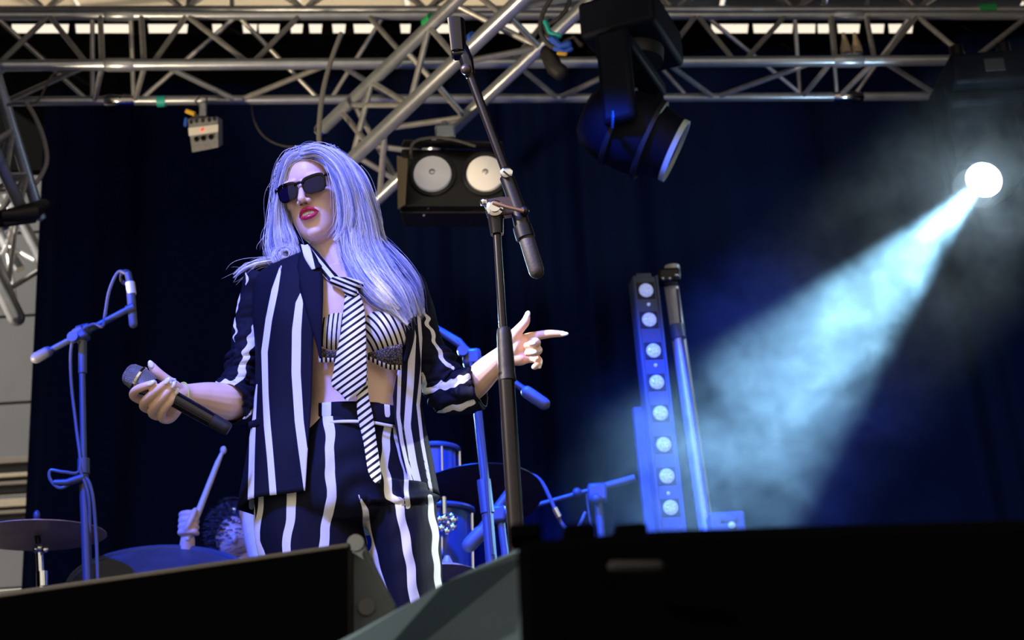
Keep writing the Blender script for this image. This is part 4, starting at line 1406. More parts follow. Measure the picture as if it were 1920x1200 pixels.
lock('hair_lock', [(566, 290, -.085, 8, .008), (598, 288, -.100, 13, .014), (628, 315, -.105, 14, .018), (645, 358, -.098, 15, .020), (651, 400, -.088, 17, .022), (645, 432, -.084, 15, .018), (626, 452, -.088, 9, .010)], 420, fly=.06)
lock('hair_lock', [(590, 284, -.07, 10, .02), (630, 304, -.07, 20, .03), (655, 350, -.06, 26, .04), (670, 410, -.05, 31, .045), (684, 470, -.05, 32, .04), (712, 520, -.07, 34, .03), (745, 560, -.085, 28, .022), (772, 596, -.08, 10, .010)], 900, fly=.05)
lock('hair_lock', [(625, 292, -.02, 12, .03), (662, 335, -.01, 22, .04), (684, 400, 0, 24, .045), (700, 460, 0, 24, .045), (735, 505, -.03, 28, .035), (768, 545, -.04, 22, .025), (788, 592, -.04, 7, .010)], 600, fly=.06)
lock('hair_lock', [(655, 400, -.075, 14, .02), (656, 445, -.080, 18, .02), (664, 485, -.092, 20, .018), (688, 525, -.108, 22, .015), (722, 560, -.118, 18, .012), (748, 580, -.115, 7, .008)], 420, fly=.08)
lock('hair_lock', [(668, 420, -.055, 20, .03), (672, 480, -.075, 26, .02), (700, 530, -.10, 28, .016), (735, 570, -.105, 20, .012), (765, 608, -.10, 6, .006)], 380, fly=.10)
lock('hair_lock', [(562, 288, -.075, 8, .012), (541, 302, -.068, 10, .02), (528, 340, -.050, 9, .028), (523, 385, -.030, 11, .03), (526, 430, -.020, 19, .032), (533, 465, -.030, 26, .03), (540, 492, -.04, 18, .02)], 620, fly=.05)
lock('hair_lock', [(534, 330, -.01, 12, .03), (522, 400, .0, 12, .035), (520, 450, .0, 17, .035), (526, 480, .0, 22, .03), (532, 494, -.01, 12, .015)], 300, fly=.08)
lock('hair_lock', [(640, 400, .04, 34, .04), (652, 470, .045, 40, .035), (668, 520, .04, 36, .03)], 100)
lock('hair_lock', [(545, 486, -.01, 8, .01), (510, 489, -.01, 6, .008), (478, 496, -.01, 5, .006), (455, 506, -.01, 3.5, .005), (438, 520, -.01, 1.0, .002)], 70, fly=.12, spread=1.0)
# the curl at the left shoulder
MB().ell(P(535, 476, SY - .03), (.030, .016, .026)).build('hair_curl', HAIR, singer)
for _ in range(520):
    r0 = (.40 + .6 * rng.rand()) * 30
    a0 = rng.rand() * 6.28
    turns = .5 + rng.rand() * .6
    pts = []
    for s2 in np.linspace(0, 1, 18):
        a = a0 + turns * 6.28 * s2
        rr = r0 * (1 - .45 * s2)
        pts.append(np.array(P(535 + math.cos(a) * rr, 476 + math.sin(a) * rr * .86, SY - .045 - .012 * (1 - rr / 30) * 2 + rng.normal() * .001)))
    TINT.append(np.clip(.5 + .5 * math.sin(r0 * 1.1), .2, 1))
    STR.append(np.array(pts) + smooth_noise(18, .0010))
# flyaways
for _ in range(160):
    az = R_(rng.uniform(-175, 175)); el = R_(rng.uniform(max(0, hairline(az) + 8), 88))
    p = np.array(cappt(az, el, 1.03))
    dn = np.array(HX) * math.sin(az) * .03 + np.array(HZ) * (-.02 + .05 * rng.rand()) + np.array(HY) * math.cos(az) * .01
    pts = [p + dn * s2 * rng.uniform(.8, 1.0) + np.array([0, 0, -.03]) * s2 ** 2 for s2 in np.linspace(0, 1, 12)]
    TINT.append(.8)
    STR.append(np.array(pts) + smooth_noise(12, .004))


def hair_curves(name, strands, m, parent, r0=.00038, tint=None):
    hc = bpy.data.hair_curves.new(name)
    hc.add_curves([len(s_) for s_ in strands])
    pos = np.concatenate(strands).astype(np.float32)
    hc.attributes['position'].data.foreach_set('vector', pos.ravel())
    rad = np.concatenate([r0 * np.clip(1.15 - np.linspace(0, 1, len(s_)) ** 3, .1, 1) for s_ in strands]).astype(np.float32)
    at = hc.attributes.get('radius') or hc.attributes.new('radius', 'FLOAT', 'POINT')
    at.data.foreach_set('value', rad)
    hc.materials.append(m)
    if tint:
        at = hc.attributes.new('tint', 'FLOAT', 'POINT')
        at.data.foreach_set('value', np.concatenate([np.full(len(s_), t_) for s_, t_ in zip(strands, tint)]).astype(np.float32))
    o = bpy.data.objects.new(name, hc)
    COL.objects.link(o)
    put(o, parent)
    return o


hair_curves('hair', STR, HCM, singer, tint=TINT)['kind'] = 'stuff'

# ------------------------------------------------------------------ clothes
BK = (0.0058, 0.0066, 0.0170)  # black cloth with the key light's blue partly mixed into its colour
WH = (0.80, 0.80, 0.80)
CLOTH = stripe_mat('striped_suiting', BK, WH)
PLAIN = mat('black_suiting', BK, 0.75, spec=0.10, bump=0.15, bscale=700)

JS = [
    (17, [(575, 455), (586, 507)]),
    ([2, 14, 17, 17, 17, 17, 17], [(566, 548), (562, 570), (557, 620), (556, 700), (562, 790), (573, 870), (581, 930)]),
    ([3, 12, 12, 12, 11, 12, 12, 13], [(528, 500), (517, 545), (506, 600), (498, 660), (500, 740), (503, 800), (508, 860), (514, 940)]),
    ([2, 11, 11], [(484, 720), (476, 800), (472, 950)]),
    (13, [(757, 560), (772, 630), (768, 720), (762, 800), (774, 870), (790, 940)]),
    (6, [(783, 590), (790, 680), (782, 760), (790, 830), (803, 900), (812, 950)]),
    (7, [(748, 690), (745, 780), (752, 830), (768, 900), (785, 940)]),
]
jr = [(480, 566, 702, .060, .01), (492, 524, 742, .078, .005), (508, 492, 766, .092), (532, 480, 782, .106), (575, 478, 790, .120), (625, 482, 790, .130), (700, 484, 786, .124), (780, 479, 790, .122), (860, 465, 806, .135), (944, 449, 824, .142)]
L_in = [(440, 574), (465, 582), (485, 594), (510, 604), (600, 603), (700, 600), (800, 596), (930, 589)]
R_in = [(440, 690), (480, 702), (520, 726), (560, 748), (620, 762), (680, 756), (740, 744), (790, 748), (850, 762), (930, 792)]
def tab(t_, y):
    return float(np.interp(y, [a for a, b in t_], [b for a, b in t_]))
jrs = spline([tuple(q_) + (0.0,) * (5 - len(q_)) for q_ in jr], 90)
NJ = 150
rows = []
for ir, (cy, xl, xr, hd, dy) in enumerate(jrs):
    cx = (xl + xr) / 2
    S_ = ppm(cx, cy, SY)
    hwp = (xr - xl) / 2
    c = P(cx, cy, SY + dy)
    fy = cy - hd * S_ * .30
    aL = -math.asin(max(-.99, min(.99, (tab(L_in, fy) - cx) / hwp)))
    aR = math.asin(max(-.99, min(.99, (tab(R_in, fy) - cx) / hwp)))
    row = []
    for k in range(NJ):
        a = aR + (2 * math.pi - aL - aR) * k / (NJ - 1)
        lowf = ir / 90
        fold = .0035 * math.sin(a * 9 + ir * .03) * (.3 + lowf) + .002 * mnoise.noise(Vector((a * 3, ir * .09, 3)))
        fold += .006 * max(0, lowf - .5) * math.sin(a * 5)
        rx, ry = hwp / S_ + fold, hd + fold
        row.append(c + Vector((math.sin(a) * rx, -math.cos(a) * ry, 0)))
    rows.append(row)
v, f = grid_obj(rows)
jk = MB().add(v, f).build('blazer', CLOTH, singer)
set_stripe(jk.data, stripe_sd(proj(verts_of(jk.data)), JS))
md = jk.modifiers.new('s', 'SOLIDIFY'); md.thickness = 0.003; md.offset = 1


def jf(px, py, off=0.0):
    """point on the front of the blazer's surface"""
    cy = py + 26
    q_ = [np.interp(cy, jrs[:, 0], jrs[:, i]) for i in range(1, 5)]
    cx, hw = (q_[0] + q_[1]) / 2, (q_[1] - q_[0]) / 2
    s2 = max(-.98, min(.98, (px - cx) / hw))
    return P(px, py, SY + q_[3] - q_[2] * math.sqrt(1 - s2 * s2) - off)


def ribbon(name, rws, m, depth, parent=singer, nc=7, thick=.003, bulge=.004, nr=40, stripes=None, sfun=None):
    """rws: (py, xl, xr) or (xl,yl,xr,yr); depth(px,py) -> world point"""
    if sfun is not None:
        nc, nr = 22, max(nr, 40) * 4
    rr = spline([q_ if len(q_) == 4 else (q_[1], q_[0], q_[2], q_[0]) for q_ in rws], nr)
    rows = []
    for xl, yl, xr, yr in rr:
        rows.append([depth(xl + (xr - xl) * k / (nc - 1), yl + (yr - yl) * k / (nc - 1), bulge * math.sin(math.pi * k / (nc - 1))) for k in range(nc)])
    v, f = grid_obj(rows)
    o = MB().add(v, f).build(name, m, parent)
    pp = proj(verts_of(o.data))
    if sfun is not None:
        set_stripe(o.data, sfun(pp))
    else:
        set_stripe(o.data, stripe_sd(pp, stripes or []))
    md = o.modifiers.new('s', 'SOLIDIFY'); md.thickness = thick; md.offset = 0
    return o


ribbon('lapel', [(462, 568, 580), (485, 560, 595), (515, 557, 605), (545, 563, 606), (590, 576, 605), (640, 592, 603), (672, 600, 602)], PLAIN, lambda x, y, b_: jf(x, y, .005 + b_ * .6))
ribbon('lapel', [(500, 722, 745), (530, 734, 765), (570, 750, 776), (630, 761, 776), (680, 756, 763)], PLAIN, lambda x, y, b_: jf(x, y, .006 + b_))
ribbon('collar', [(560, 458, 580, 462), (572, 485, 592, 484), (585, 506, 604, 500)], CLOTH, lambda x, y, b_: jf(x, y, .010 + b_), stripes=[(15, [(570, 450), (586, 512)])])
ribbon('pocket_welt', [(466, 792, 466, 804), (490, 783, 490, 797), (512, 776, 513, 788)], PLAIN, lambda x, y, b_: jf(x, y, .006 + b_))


def wob(pp, amp, sc=13.0):
    q_ = pp.copy()
    q_[:, 0] += [amp * mnoise.noise(Vector((y_ / sc, x_ / 60, 1.7))) for x_, y_ in pp]
    q_[:, 1] += [amp * mnoise.noise(Vector((x_ / sc, y_ / 60, 5.7))) for x_, y_ in pp]
    return q_


def sleeve(name, ctrl, stripes, cuff=None):
    s_ = spline(ctrl, 130)
    cs = [P(q_[0], q_[1], SY + q_[2]) for q_ in s_]
    mb = MB()
    rad = []
    for i, q_ in enumerate(s_):
        r = q_[3] / ppm(q_[0], q_[1], SY)
        rad.append(r * (1 + .035 * math.sin(i * .42) * (i > 50) + .02 * math.sin(i * .23)))
    rad[-1] *= 1.02
    mb.tube(cs, rad, 88, caps=False)
    V = np.array(mb.v, float)
    for i in range(len(V)):
        nn = mnoise.noise(Vector(V[i] * 22)); n2 = mnoise.noise(Vector(V[i] * 45))
        ax = Vector(V[i]) - cs[i // 88]
        low = min(1, max(0, i / 88 - 25) / 40)
        wr = mnoise.noise(Vector((V[i][0] * 14, V[i][1] * 14, V[i][2] * 48)))
        V[i] += np.array(ax.normalized()) * (nn * .008 + n2 * .003 * low + (abs(wr) ** .7) * .014 * low - .004 * low)
    mb.v = [tuple(q_) for q_ in V]
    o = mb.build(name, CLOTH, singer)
    set_stripe(o.data, stripe_sd(wob(proj(verts_of(o.data)), 7), stripes))
    md = o.modifiers.new('s', 'SOLIDIFY'); md.thickness = 0.003
    return o


sleeve('sleeve', [(500, 520, .015, 34), (487, 548, .02, 37), (474, 600, .03, 33), (466, 650, .03, 34), (459, 700, .035, 38), (452, 738, .03, 42), (440, 752, .0, 43), (424, 757, -.03, 41)],
       [([1, 13, 14, 14, 15, 14, 13, 12, 12], [(492, 506), (487, 532), (486, 566), (484, 603), (471, 634), (459, 676), (453, 702), (440, 716), (404, 723)]),
        ([2, 5, 5, 1], [(450, 545), (442, 570), (440, 610), (437, 640)]), ([1, 6, 1], [(460, 508), (461, 522), (461, 535)]),
        (4, [(443, 792), (462, 782), (478, 765)])])
sleeve('sleeve', [(760, 528, .015, 34), (773, 555, .02, 36), (786, 600, .03, 33), (800, 650, .04, 36), (820, 700, .04, 42), (848, 733, .03, 44), (878, 730, .0, 41), (900, 724, -.01, 38)],
       [([2, 7, 7, 8, 6], [(790, 568), (801, 600), (815, 640), (832, 680), (848, 692)]),
        ([6, 12, 13, 13, 13], [(790, 700), (797, 732), (820, 728), (845, 718), (880, 706)]),
        ([2, 10, 10, 10], [(812, 778), (835, 770), (860, 763), (886, 752)])])

# trousers
TS = [
    (10, [(466, 920), (475, 980), (490, 1035), (500, 1100)]),
    (10, [(489, 915), (486, 960), (484, 1000), (490, 1100)]),
    (17, [(551, 900), (544, 950), (538, 1025), (536, 1100)]),
    (18, [(612, 750), (619, 850), (620, 930), (612, 985), (603, 1060)]),
    ([2, 11, 13, 14, 14], [(674, 925), (682, 955), (690, 1000), (705, 1060), (725, 1130)]),
    (14, [(724, 755), (727, 800), (720, 880), (730, 932), (742, 938)]),
    (17, [(748, 940), (757, 1000), (769, 1060), (781, 1140)]),
    (9, [(736, 755), (744, 820), (757, 880), (765, 950)]),
    ([8, 14, 12, 14], [(806, 930), (814, 990), (820, 1060), (826, 1200)]),  # rim light down the outer leg, drawn as a white stripe
]
tr = MB()
add_loft(tr, ring_loft([(776, 588, 757, .098), (800, 570, 764, .104), (850, 530, 784, .118), (910, 492, 804, .125), (960, 479, 814, .122), (990, 490, 808, .10)], 44))
add_loft(tr, ring_loft([(920, 478, 664, .110), (1010, 481, 684, .108), (1100, 500, 696, .100), (1300, 525, 690, .085), (1500, 540, 680, .075), (1735, 530, 690, .085)], 36))
add_loft(tr, ring_loft([(920, 676, 815, .110), (1010, 694, 825, .108), (1110, 704, 830, .100), (1300, 715, 832, .085), (1500, 725, 840, .075), (1735, 720, 860, .085)], 36))
tm = remeshed(tr, 0.004, 4)
V = verts_of(tm).copy()
pp = proj(V)
nm = np.array([mnoise.noise(Vector((a * 9, b_ * 9, c_ * 7))) for a, b_, c_ in V])
# drag lines from the crotch and a fold across the raised hip
fold = .004 * nm
dcr = np.hypot(pp[:, 0] - 684, (pp[:, 1] - 948))
fold += .006 * np.sin(dcr * .12) * np.exp(-dcr / 90)
fl = np.abs((pp[:, 1] - (940 - (pp[:, 0] - 690) * .08)))
fold += np.where(pp[:, 0] > 690, .010 * np.exp(-(fl / 9) ** 2) * np.sign(945 - pp[:, 1]), 0)
nrm = V - np.array([[P(650, 900, SY).x, SY, 0]]); nrm[:, 2] = 0
nrm /= np.linalg.norm(nrm, axis=1)[:, None] + 1e-6
V += nrm * fold[:, None]
tm.vertices.foreach_set('co', V.ravel()); tm.update()
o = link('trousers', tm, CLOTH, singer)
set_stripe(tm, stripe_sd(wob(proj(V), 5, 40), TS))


def front(hd_tab):
    return lambda x, y, b_: P(x, y, SY - float(np.interp(y, [a for a, c in hd_tab], [c for a, c in hd_tab])) - b_)
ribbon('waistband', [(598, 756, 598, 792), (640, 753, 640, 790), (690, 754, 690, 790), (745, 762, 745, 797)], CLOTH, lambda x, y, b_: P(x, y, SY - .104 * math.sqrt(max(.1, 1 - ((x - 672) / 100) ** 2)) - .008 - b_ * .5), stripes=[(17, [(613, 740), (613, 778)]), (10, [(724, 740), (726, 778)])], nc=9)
ribbon('belt_edge', [(604, 792, 604, 795), (640, 788, 640, 793), (690, 789, 690, 794), (736, 797, 736, 802)], WHITEP, lambda x, y, b_: P(x, y, SY - .106 * math.sqrt(max(.1, 1 - ((x - 672) / 100) ** 2)) - .014 - b_ * .3), nc=4)

# shoes, out of the frame but carrying her
for px in (605, 790):
    c = P(px, 1735, SY)
    MB().rtube([Vector((c.x, SY + .06, FLOOR + .035)), Vector((c.x, SY - .06, FLOOR + .033)), Vector((c.x, SY - .15, FLOOR + .025))], [.034, .036, .022], 16).build('shoe', BLKG, singer)

# bra
def bra_s(pp):
    """thin dark lines: nearly upright on one cup, arching outwards on the other"""
    x, y = pp[:, 0], pp[:, 1]
    left = (x - 620 + .10 * (y - 600) - .0012 * (y - 610) ** 2) / 8.6
    right = (np.hypot(x - 655, (y - 690) * .72)) / 9.2
    return 3.0 * np.cos(np.where(x < 672, left, right) * 2 * math.pi) + 1.1
BRA = stripe_mat('striped_bra_cloth', (0.01, 0.01, 0.016), (0.85, 0.82, 0.74), 0.6)
def cup(cx, cy, x0, x1):
    mb = MB()
    c = P(cx, cy, SY - .066)
    mb.ell(c, (.0585, .057, .056), None, 150, 90)
    o = mb.build('bra_cup', BRA, singer)
    bm = bmesh.new(); bm.from_mesh(o.data)
    dead = []
    for v_ in bm.verts:
        q_ = proj([v_.co])[0]
        top = cy - 52 + 0.0018 * (q_[0] - cx) ** 2 * 1.0 + (.25 * abs(q_[0] - 672) * 0)
        if v_.co.y > c.y + .002 or q_[1] < top or q_[1] > cy + 44:
            dead.append(v_)
    bmesh.ops.delete(bm, geom=dead, context='VERTS')
    bm.to_mesh(o.data); bm.free()
    set_stripe(o.data, bra_s(proj(verts_of(o.data))))
    md = o.modifiers.new('s', 'SOLIDIFY'); md.thickness = 0.0025
cup(636, 628, 0, 0)
cup(716, 628, 0, 0)
LACE = mat('black_lace', (0.02, 0.02, 0.02), 0.8, bump=1.0, bscale=250)
n = LACE.node_tree
vo = n.nodes.new('ShaderNodeTexVoronoi'); vo.feature = 'DISTANCE_TO_EDGE'; vo.inputs['Scale'].default_value = 190
tcn = n.nodes.new('ShaderNodeTexCoord'); n.links.new(tcn.outputs['Object'], vo.inputs['Vector'])
rr_ = n.nodes.new('ShaderNodeValToRGB'); rr_.color_ramp.elements[0].position = .10; rr_.color_ramp.elements[1].position = .16
rr_.color_ramp.elements[0].color = (.01, .01, .012, 1); rr_.color_ramp.elements[1].color = (.14, .11, .08, 1)
n.links.new(vo.outputs['Distance'], rr_.inputs[0]); n.links.new(rr_.outputs[0], n.nodes['Principled BSDF'].inputs['Base Color'])
def bd(x, y, b_):
    cx = 638 if x < 676 else 716
    s2 = min(.95, abs(x - cx) / 58)
    return P(x, y, SY - .066 - .056 * math.sqrt(1 - s2 * s2) * math.sqrt(max(0.25, 1 - ((y - 628) / 75) ** 2)) - .002 - b_)
ribbon('bra_lace', [(600, 652, 600, 672), (625, 658, 625, 672), (650, 650, 650, 668)], LACE, bd, bulge=.001, nc=6)
ribbon('bra_lace', [(690, 662, 690, 668), (712, 656, 712, 680), (735, 648, 735, 688), (754, 645, 754, 690)], LACE, bd, bulge=.001, nc=6)
bs_ = lambda pp: 3 * np.cos(pp[:, 0] * 2 * math.pi / 8.0)
ribbon('bra_band', [(598, 668, 598, 679), (625, 670, 625, 678), (655, 660, 655, 670)], BRA, bd, bulge=.001, nc=5, sfun=bs_)
ribbon('bra_band', [(684, 662, 684, 670), (705, 672, 705, 682), (730, 683, 730, 692), (752, 684, 752, 694)], BRA, bd, bulge=.001, nc=5, sfun=bs_)

# necktie
TIE = stripe_mat('striped_tie_silk', (0.008, 0.008, 0.012), (0.85, 0.85, 0.85), 0.5, 0.05)
tie = thing('necktie', 'long black and white diagonally striped necktie hanging down the singer\'s front', 'tie', P(655, 535, SY - .1))
ts = lambda a, p_: (lambda pp: 3.2 * np.cos((pp[:, 0] * math.sin(R_(a)) + pp[:, 1] * math.cos(R_(a))) * 2 * math.pi / p_) + .7)
tdep = lambda tabl: (lambda x, y, b_: P(x, y, SY - float(np.interp(y, [a for a, c in tabl], [c for a, c in tabl])) - b_))
td = tdep([(480, .045), (510, .085), (535, .110), (570, .125), (620, .140), (680, .140), (740, .130), (800, .125), (905, .150)])
ribbon('neck_loop', [(566, 462, 580, 458), (586, 490, 602, 480), (604, 515, 622, 506), (628, 538, 640, 522)], TIE, tdep([(455, .03), (480, .055), (510, .088), (540, .108)]), tie, sfun=ts(-50, 13), nc=6)
ribbon('neck_loop', [(664, 498, 680, 505), (662, 515, 681, 520), (664, 530, 680, 536)], TIE, tdep([(495, .075), (540, .115)]), tie, sfun=ts(35, 10), nc=6)
ribbon('narrow_blade', [(660, 655, 688), (735, 668, 690), (780, 671, 699), (830, 682, 706), (880, 690, 713), (898, 698, 714), (906, 706, 711)], TIE, lambda x, y, b_: td(x, y, b_ - .004), tie, sfun=ts(38, 11.0), nr=60)
ribbon('wide_blade', [(540, 648, 668), (575, 645, 682), (620, 640, 686), (660, 632, 687), (700, 625, 688), (722, 622, 685), (737, 638, 672), (751, 650, 654)], TIE, lambda x, y, b_: td(x, y, b_ + .006), tie, sfun=ts(36, 10.2), nr=60, bulge=.006)
kn = MB()
kn.rtube([P(628, 528, SY - .112), P(650, 534, SY - .122), P(676, 534, SY - .118)], [.012, .017, .010], 16)
kn.rtube([P(652, 534, SY - .120), P(660, 552, SY - .125)], [.018, .013], 16)
km = remeshed(kn, .0022, 4)
o = link('knot', km, TIE, tie)
set_stripe(km, (lambda pp: 3 * np.cos((pp[:, 1] * math.cos(R_(-22)) + pp[:, 0] * math.sin(R_(-22))) * 2 * math.pi / 8.5 + .5))(proj(verts_of(km))))

# the hand microphone
MA, MZ = P(236, 697, SY - .196), P(430, 806, SY - .150)
ax = (MZ - MA).normalized()
L_ = (MZ - MA).length
hm = thing('handheld_microphone', 'handheld wireless microphone with silver grille and black handle in the singer\'s hand', 'microphone', MA)
GRL = mat('silver_grille', (0.50, 0.51, 0.52), 0.35, 0.6)
n = GRL.node_tree
bp = n.nodes.new('ShaderNodeBump'); bp.inputs['Strength'].default_value = 1.0; bp.inputs['Distance'].default_value = .002
wv = n.nodes.new('ShaderNodeTexWave'); wv.inputs['Scale'].default_value = 160; wv.wave_profile = 'SIN'
w2 = n.nodes.new('ShaderNodeTexWave'); w2.inputs['Scale'].default_value = 160; w2.bands_direction = 'Z'
tcn = n.nodes.new('ShaderNodeTexCoord')
mm = n.nodes.new('ShaderNodeMath'); mm.operation = 'MULTIPLY'
n.links.new(tcn.outputs['Object'], wv.inputs['Vector']); n.links.new(tcn.outputs['Object'], w2.inputs['Vector'])
n.links.new(wv.outputs['Fac'], mm.inputs[0]); n.links.new(w2.outputs['Fac'], mm.inputs[1])
n.links.new(mm.outputs[0], bp.inputs['Height']); n.links.new(bp.outputs[0], n.nodes['Principled BSDF'].inputs['Normal'])
cr_ = n.nodes.new('ShaderNodeValToRGB'); cr_.color_ramp.elements[0].color = (.10, .10, .10, 1); cr_.color_ramp.elements[1].color = (.75, .75, .74, 1); cr_.color_ramp.elements[1].position = .5
n.links.new(mm.outputs[0], cr_.inputs[0]); n.links.new(cr_.outputs[0], n.nodes['Principled BSDF'].inputs['Base Color'])
MB().lathe(MA, ax, [(0, .014), (.003, .020), (.010, .0245), (.030, .0275), (.036, .0275), (.052, .0240), (.066, .0200)], 36).build('grille', GRL, hm)
MB().lathe(MA, ax, [(.029, .0275), (.030, .0295), (.035, .0295), (.036, .0275)], 36).build('grille_ring', CHROME, hm)
MB().lathe(MA, ax, [(.064, .0195), (.067, .0212), (.075, .0205), (.090, .0180), (L_ - .045, .0165), (L_ - .043, .0165)], 32).build('handle', BLKG, hm)
MB().lathe(MA, ax, [(L_ - .043, .0158), (L_ - .010, .0150), (L_ - .003, .0140), (L_, .0120)], 28).build('antenna_cap', BLKM, hm)
# rings, wristband
c = P(340, 733, SY - .108)
wd = (P(385, 747, SY - .06) - P(345, 741, SY - .10)).normalized()
M = frame(wd)
pts = [P(341, 741, SY - .106) + M @ Vector((math.cos(a) * .0265, math.sin(a) * .0265, 0)) for a in np.linspace(0, 6.283, 33)]
o = MB().tube(pts, [(.0010, .0035)] * 33, 8, caps=False, flat=wd).build('wristband', mat('lime_wristband', (0.50, 0.60, 0.12), 0.6))
tag(o, 'pale lime festival wristband on the wrist that holds the microphone', 'wristband')
for i, (x, y) in enumerate(((325, 714), (328, 722), (329, 728))):
    pass
o = thing('ring', 'sparkling silver ring on the hand round the microphone', 'ring', P(326, 716, SY - .15))
for k in range(7):
    a = k * .9
    MB().ell(P(324 + math.cos(a) * 5, 716 + math.sin(a) * 5, SY - .165), .0038, None, 8, 6).build('gem', mat('crystal', (0.8, 0.85, 1.0), 0.05, 0.3, spec=1.0), o)

# ================================================================== THE SINGER'S BOOM STAND
D = 2.75
q = lambda x, y, d=0.0: P(x, y, D + d)
t = thing('boom_mic_stand', 'black boom microphone stand with an empty clip, standing in front of the singer\'s pointing hand', 'stand', floor_under(P(985, 1300, D)))
foot = P(1010, 1690, D)
MB().tube([q(931, 425), q(946, 660)], 0.0085, 20).build('upper_tube', STANDM, t)
MB().tube([q(949, 700), foot], 0.0165, 22).build('lower_tube', STANDM, t)
MB().lathe(q(945, 618), q(951, 708) - q(945, 618), [(-.003, .0120), (0, .0142), (.012, .0155), (.080, .0172), (.098, .0172), (.104, .0185), (.110, .0185), (.112, .0165)], 24).build('clutch', mat('ribbed_black_rubber', (0.014, 0.012, 0.011), 0.5, spec=.25, bump=.4, bscale=60), t)
MB().tube([q(929, 395), q(930, 412), q(932, 440)], [.022, .0165, .0135], 20).build('neck', STANDM, t)
# flat joint plate and its bolts
pl = [q(905, 378), q(940, 372), (q(972, 372)), q(985, 395), q(960, 405), q(940, 408), q(915, 402)]
k = len(pl)
vb = [p_ + Vector((0, -.012, 0)) for p_ in pl] + [p_ + Vector((0, .012, 0)) for p_ in pl]
MB().add(vb, [tuple(range(k)), tuple(range(2 * k - 1, k - 1, -1))] + [(i, (i + 1) % k, (i + 1) % k + k, i + k) for i in range(k)]).build('joint_plate', mat('worn_brown_black', (0.05, 0.035, 0.028), 0.35, 0.4), t, smooth=False, bevel=.004)
MB().lathe(q(928, 394, -.01), (0, -1, 0), [(0, .018), (.012, .018), (.014, .012), (.02, .012)], 20).build('pivot_nut', CHROME, t)
MB().tube([q(925, 380, -.03), q(950, 388, -.035), q(982, 396, -.03)], [.005, .004, .005], 10).build('locking_handle', mat('copper_lit_steel', (0.35, 0.22, 0.15), 0.3, .8), t)
MB().ell(q(908, 379, -.015), .0095).build('wing_bolt', CHROME, t)
MB().ell(q(983, 396, -.02), .0105).build('wing_bolt', BLK, t)
# boom
MB().tube([q(876, 118), q(884, 148), q(975, 392)], [.0095, .0098, .0098], 18).build('boom', STANDM, t)
MB().tube([q(950, 332), q(974, 398)], [.0155, .0160], 18).build('boom_sleeve', BLK, t)
MB().tube([q(972, 396), q(985, 445)], [.0165, .0170], 18).build('boom_clamp', BLK, t)
MB().rtube([q(985, 440), q(1006, 508)], .0165, 18).build('counterweight', mat('worn_grip', (0.028, 0.025, 0.022), 0.6, bump=.3, bscale=200), t)
MB().tube([q(979, 425), q(986, 447)], [.020, .0205], 18).build('grip_collar', BLK, t)
o = MB().lathe(q(950, 326, -.012), (0, -1, 0), [(0, .013), (.010, .013), (.012, .010)], 20).build('boom_screw', CHROME, t)
MB().box(q(950, 326, -.026), (.018, .003, .003), Matrix.Rotation(.8, 3, 'Y')).build('screw_slot', BLK, o, smooth=False)
# swivel and empty clip
MB().rtube([q(868, 92), q(874, 112), q(880, 138)], [.013, .0155, .0125], 16).build('clip_swivel', BLKG, t)
MB().ell(q(874, 130, -.012), (.0125, .01, .0125)).build('swivel_screw', mat('worn_brown_black', (0.05, 0.03, 0.03)), t)
# U-shaped cradle: open tube section
axc = (q(850, 40) - q(856, 104)).normalized()
bc = q(857, 101)
mb = MB(); M = frame(axc, (0, -1, 0))
NA = 30
for (r_, fl_) in ((.0215, 0), (.0185, 1)):
    for j in range(9):
        for i in range(NA):
            a = R_(-55) - R_(250) * i / (NA - 1)
            tj = j / 8
            rr2 = r_ * (1 + .12 * tj)
            mb.v.append(bc + axc * (.082 * tj) + M @ Vector((math.cos(a) * rr2, math.sin(a) * rr2, 0)))
idx = lambda s2, j, i: s2 * 9 * NA + j * NA + i
for s2 in (0, 1):
    for j in range(8):
        for i in range(NA - 1):
            mb.f.append((idx(s2, j, i), idx(s2, j, i + 1), idx(s2, j + 1, i + 1), idx(s2, j + 1, i)))
for j in range(8):
    for i in (0, NA - 1):
        mb.f.append((idx(0, j, i), idx(0, j + 1, i), idx(1, j + 1, i), idx(1, j, i)))
for i in range(NA - 1):
    for j in (0, 8):
        mb.f.append((idx(0, j, i), idx(0, j, i + 1), idx(1, j, i + 1), idx(1, j, i)))
mb.build('microphone_clip', BLKG, t)
MB().box(bc + Vector((.004, 0, -.004)), (.030, .030, .012)).build('clip_base', BLKG, t, bevel=.004)
tripod(t, Vector((foot.x, foot.y, FLOOR)), 0.2, 0.32, STANDM)

# ================================================================== THE DRUMMER
DD_ = 5.25
dr = thing('person', 'drummer mostly hidden behind the speaker, pale raised fist gripping a drumstick', 'person', floor_under(P(430, 1200, 5.6)))
db = MB()
q = lambda x, y, d=0.0: P(x, y, DD_ + d)
def dl(pts, k=18, n=14):
    s_ = spline(pts, k)
    db.rtube([q(a, b_, c_) for a, b_, c_, r in s_], [r for a, b_, c_, r in s_], n)
dl([(352, 1012, 0, .027), (350, 1060, .05, .034), (370, 1120, .2, .050), (420, 1150, .35, .06)])
db.ell(q(355, 992), (.027, .022, .036))
for i, (y0_, y1_) in enumerate(((964, 962), (975, 974), (986, 985), (997, 996))):
    dl([(348 - i, y0_ + 4, .005, .0125), (341 - i * .8, y0_ + 1, -.020, .0128), (352, y1_, -.040, .0122), (365, y1_ + 1, -.036, .0115), (369, y1_ + 4, -.012, .0105)])
dl([(346, 1004, -.01, .014), (352, 988, -.050, .0135), (360, 970, -.054, .012), (366, 956, -.044, .0095)])
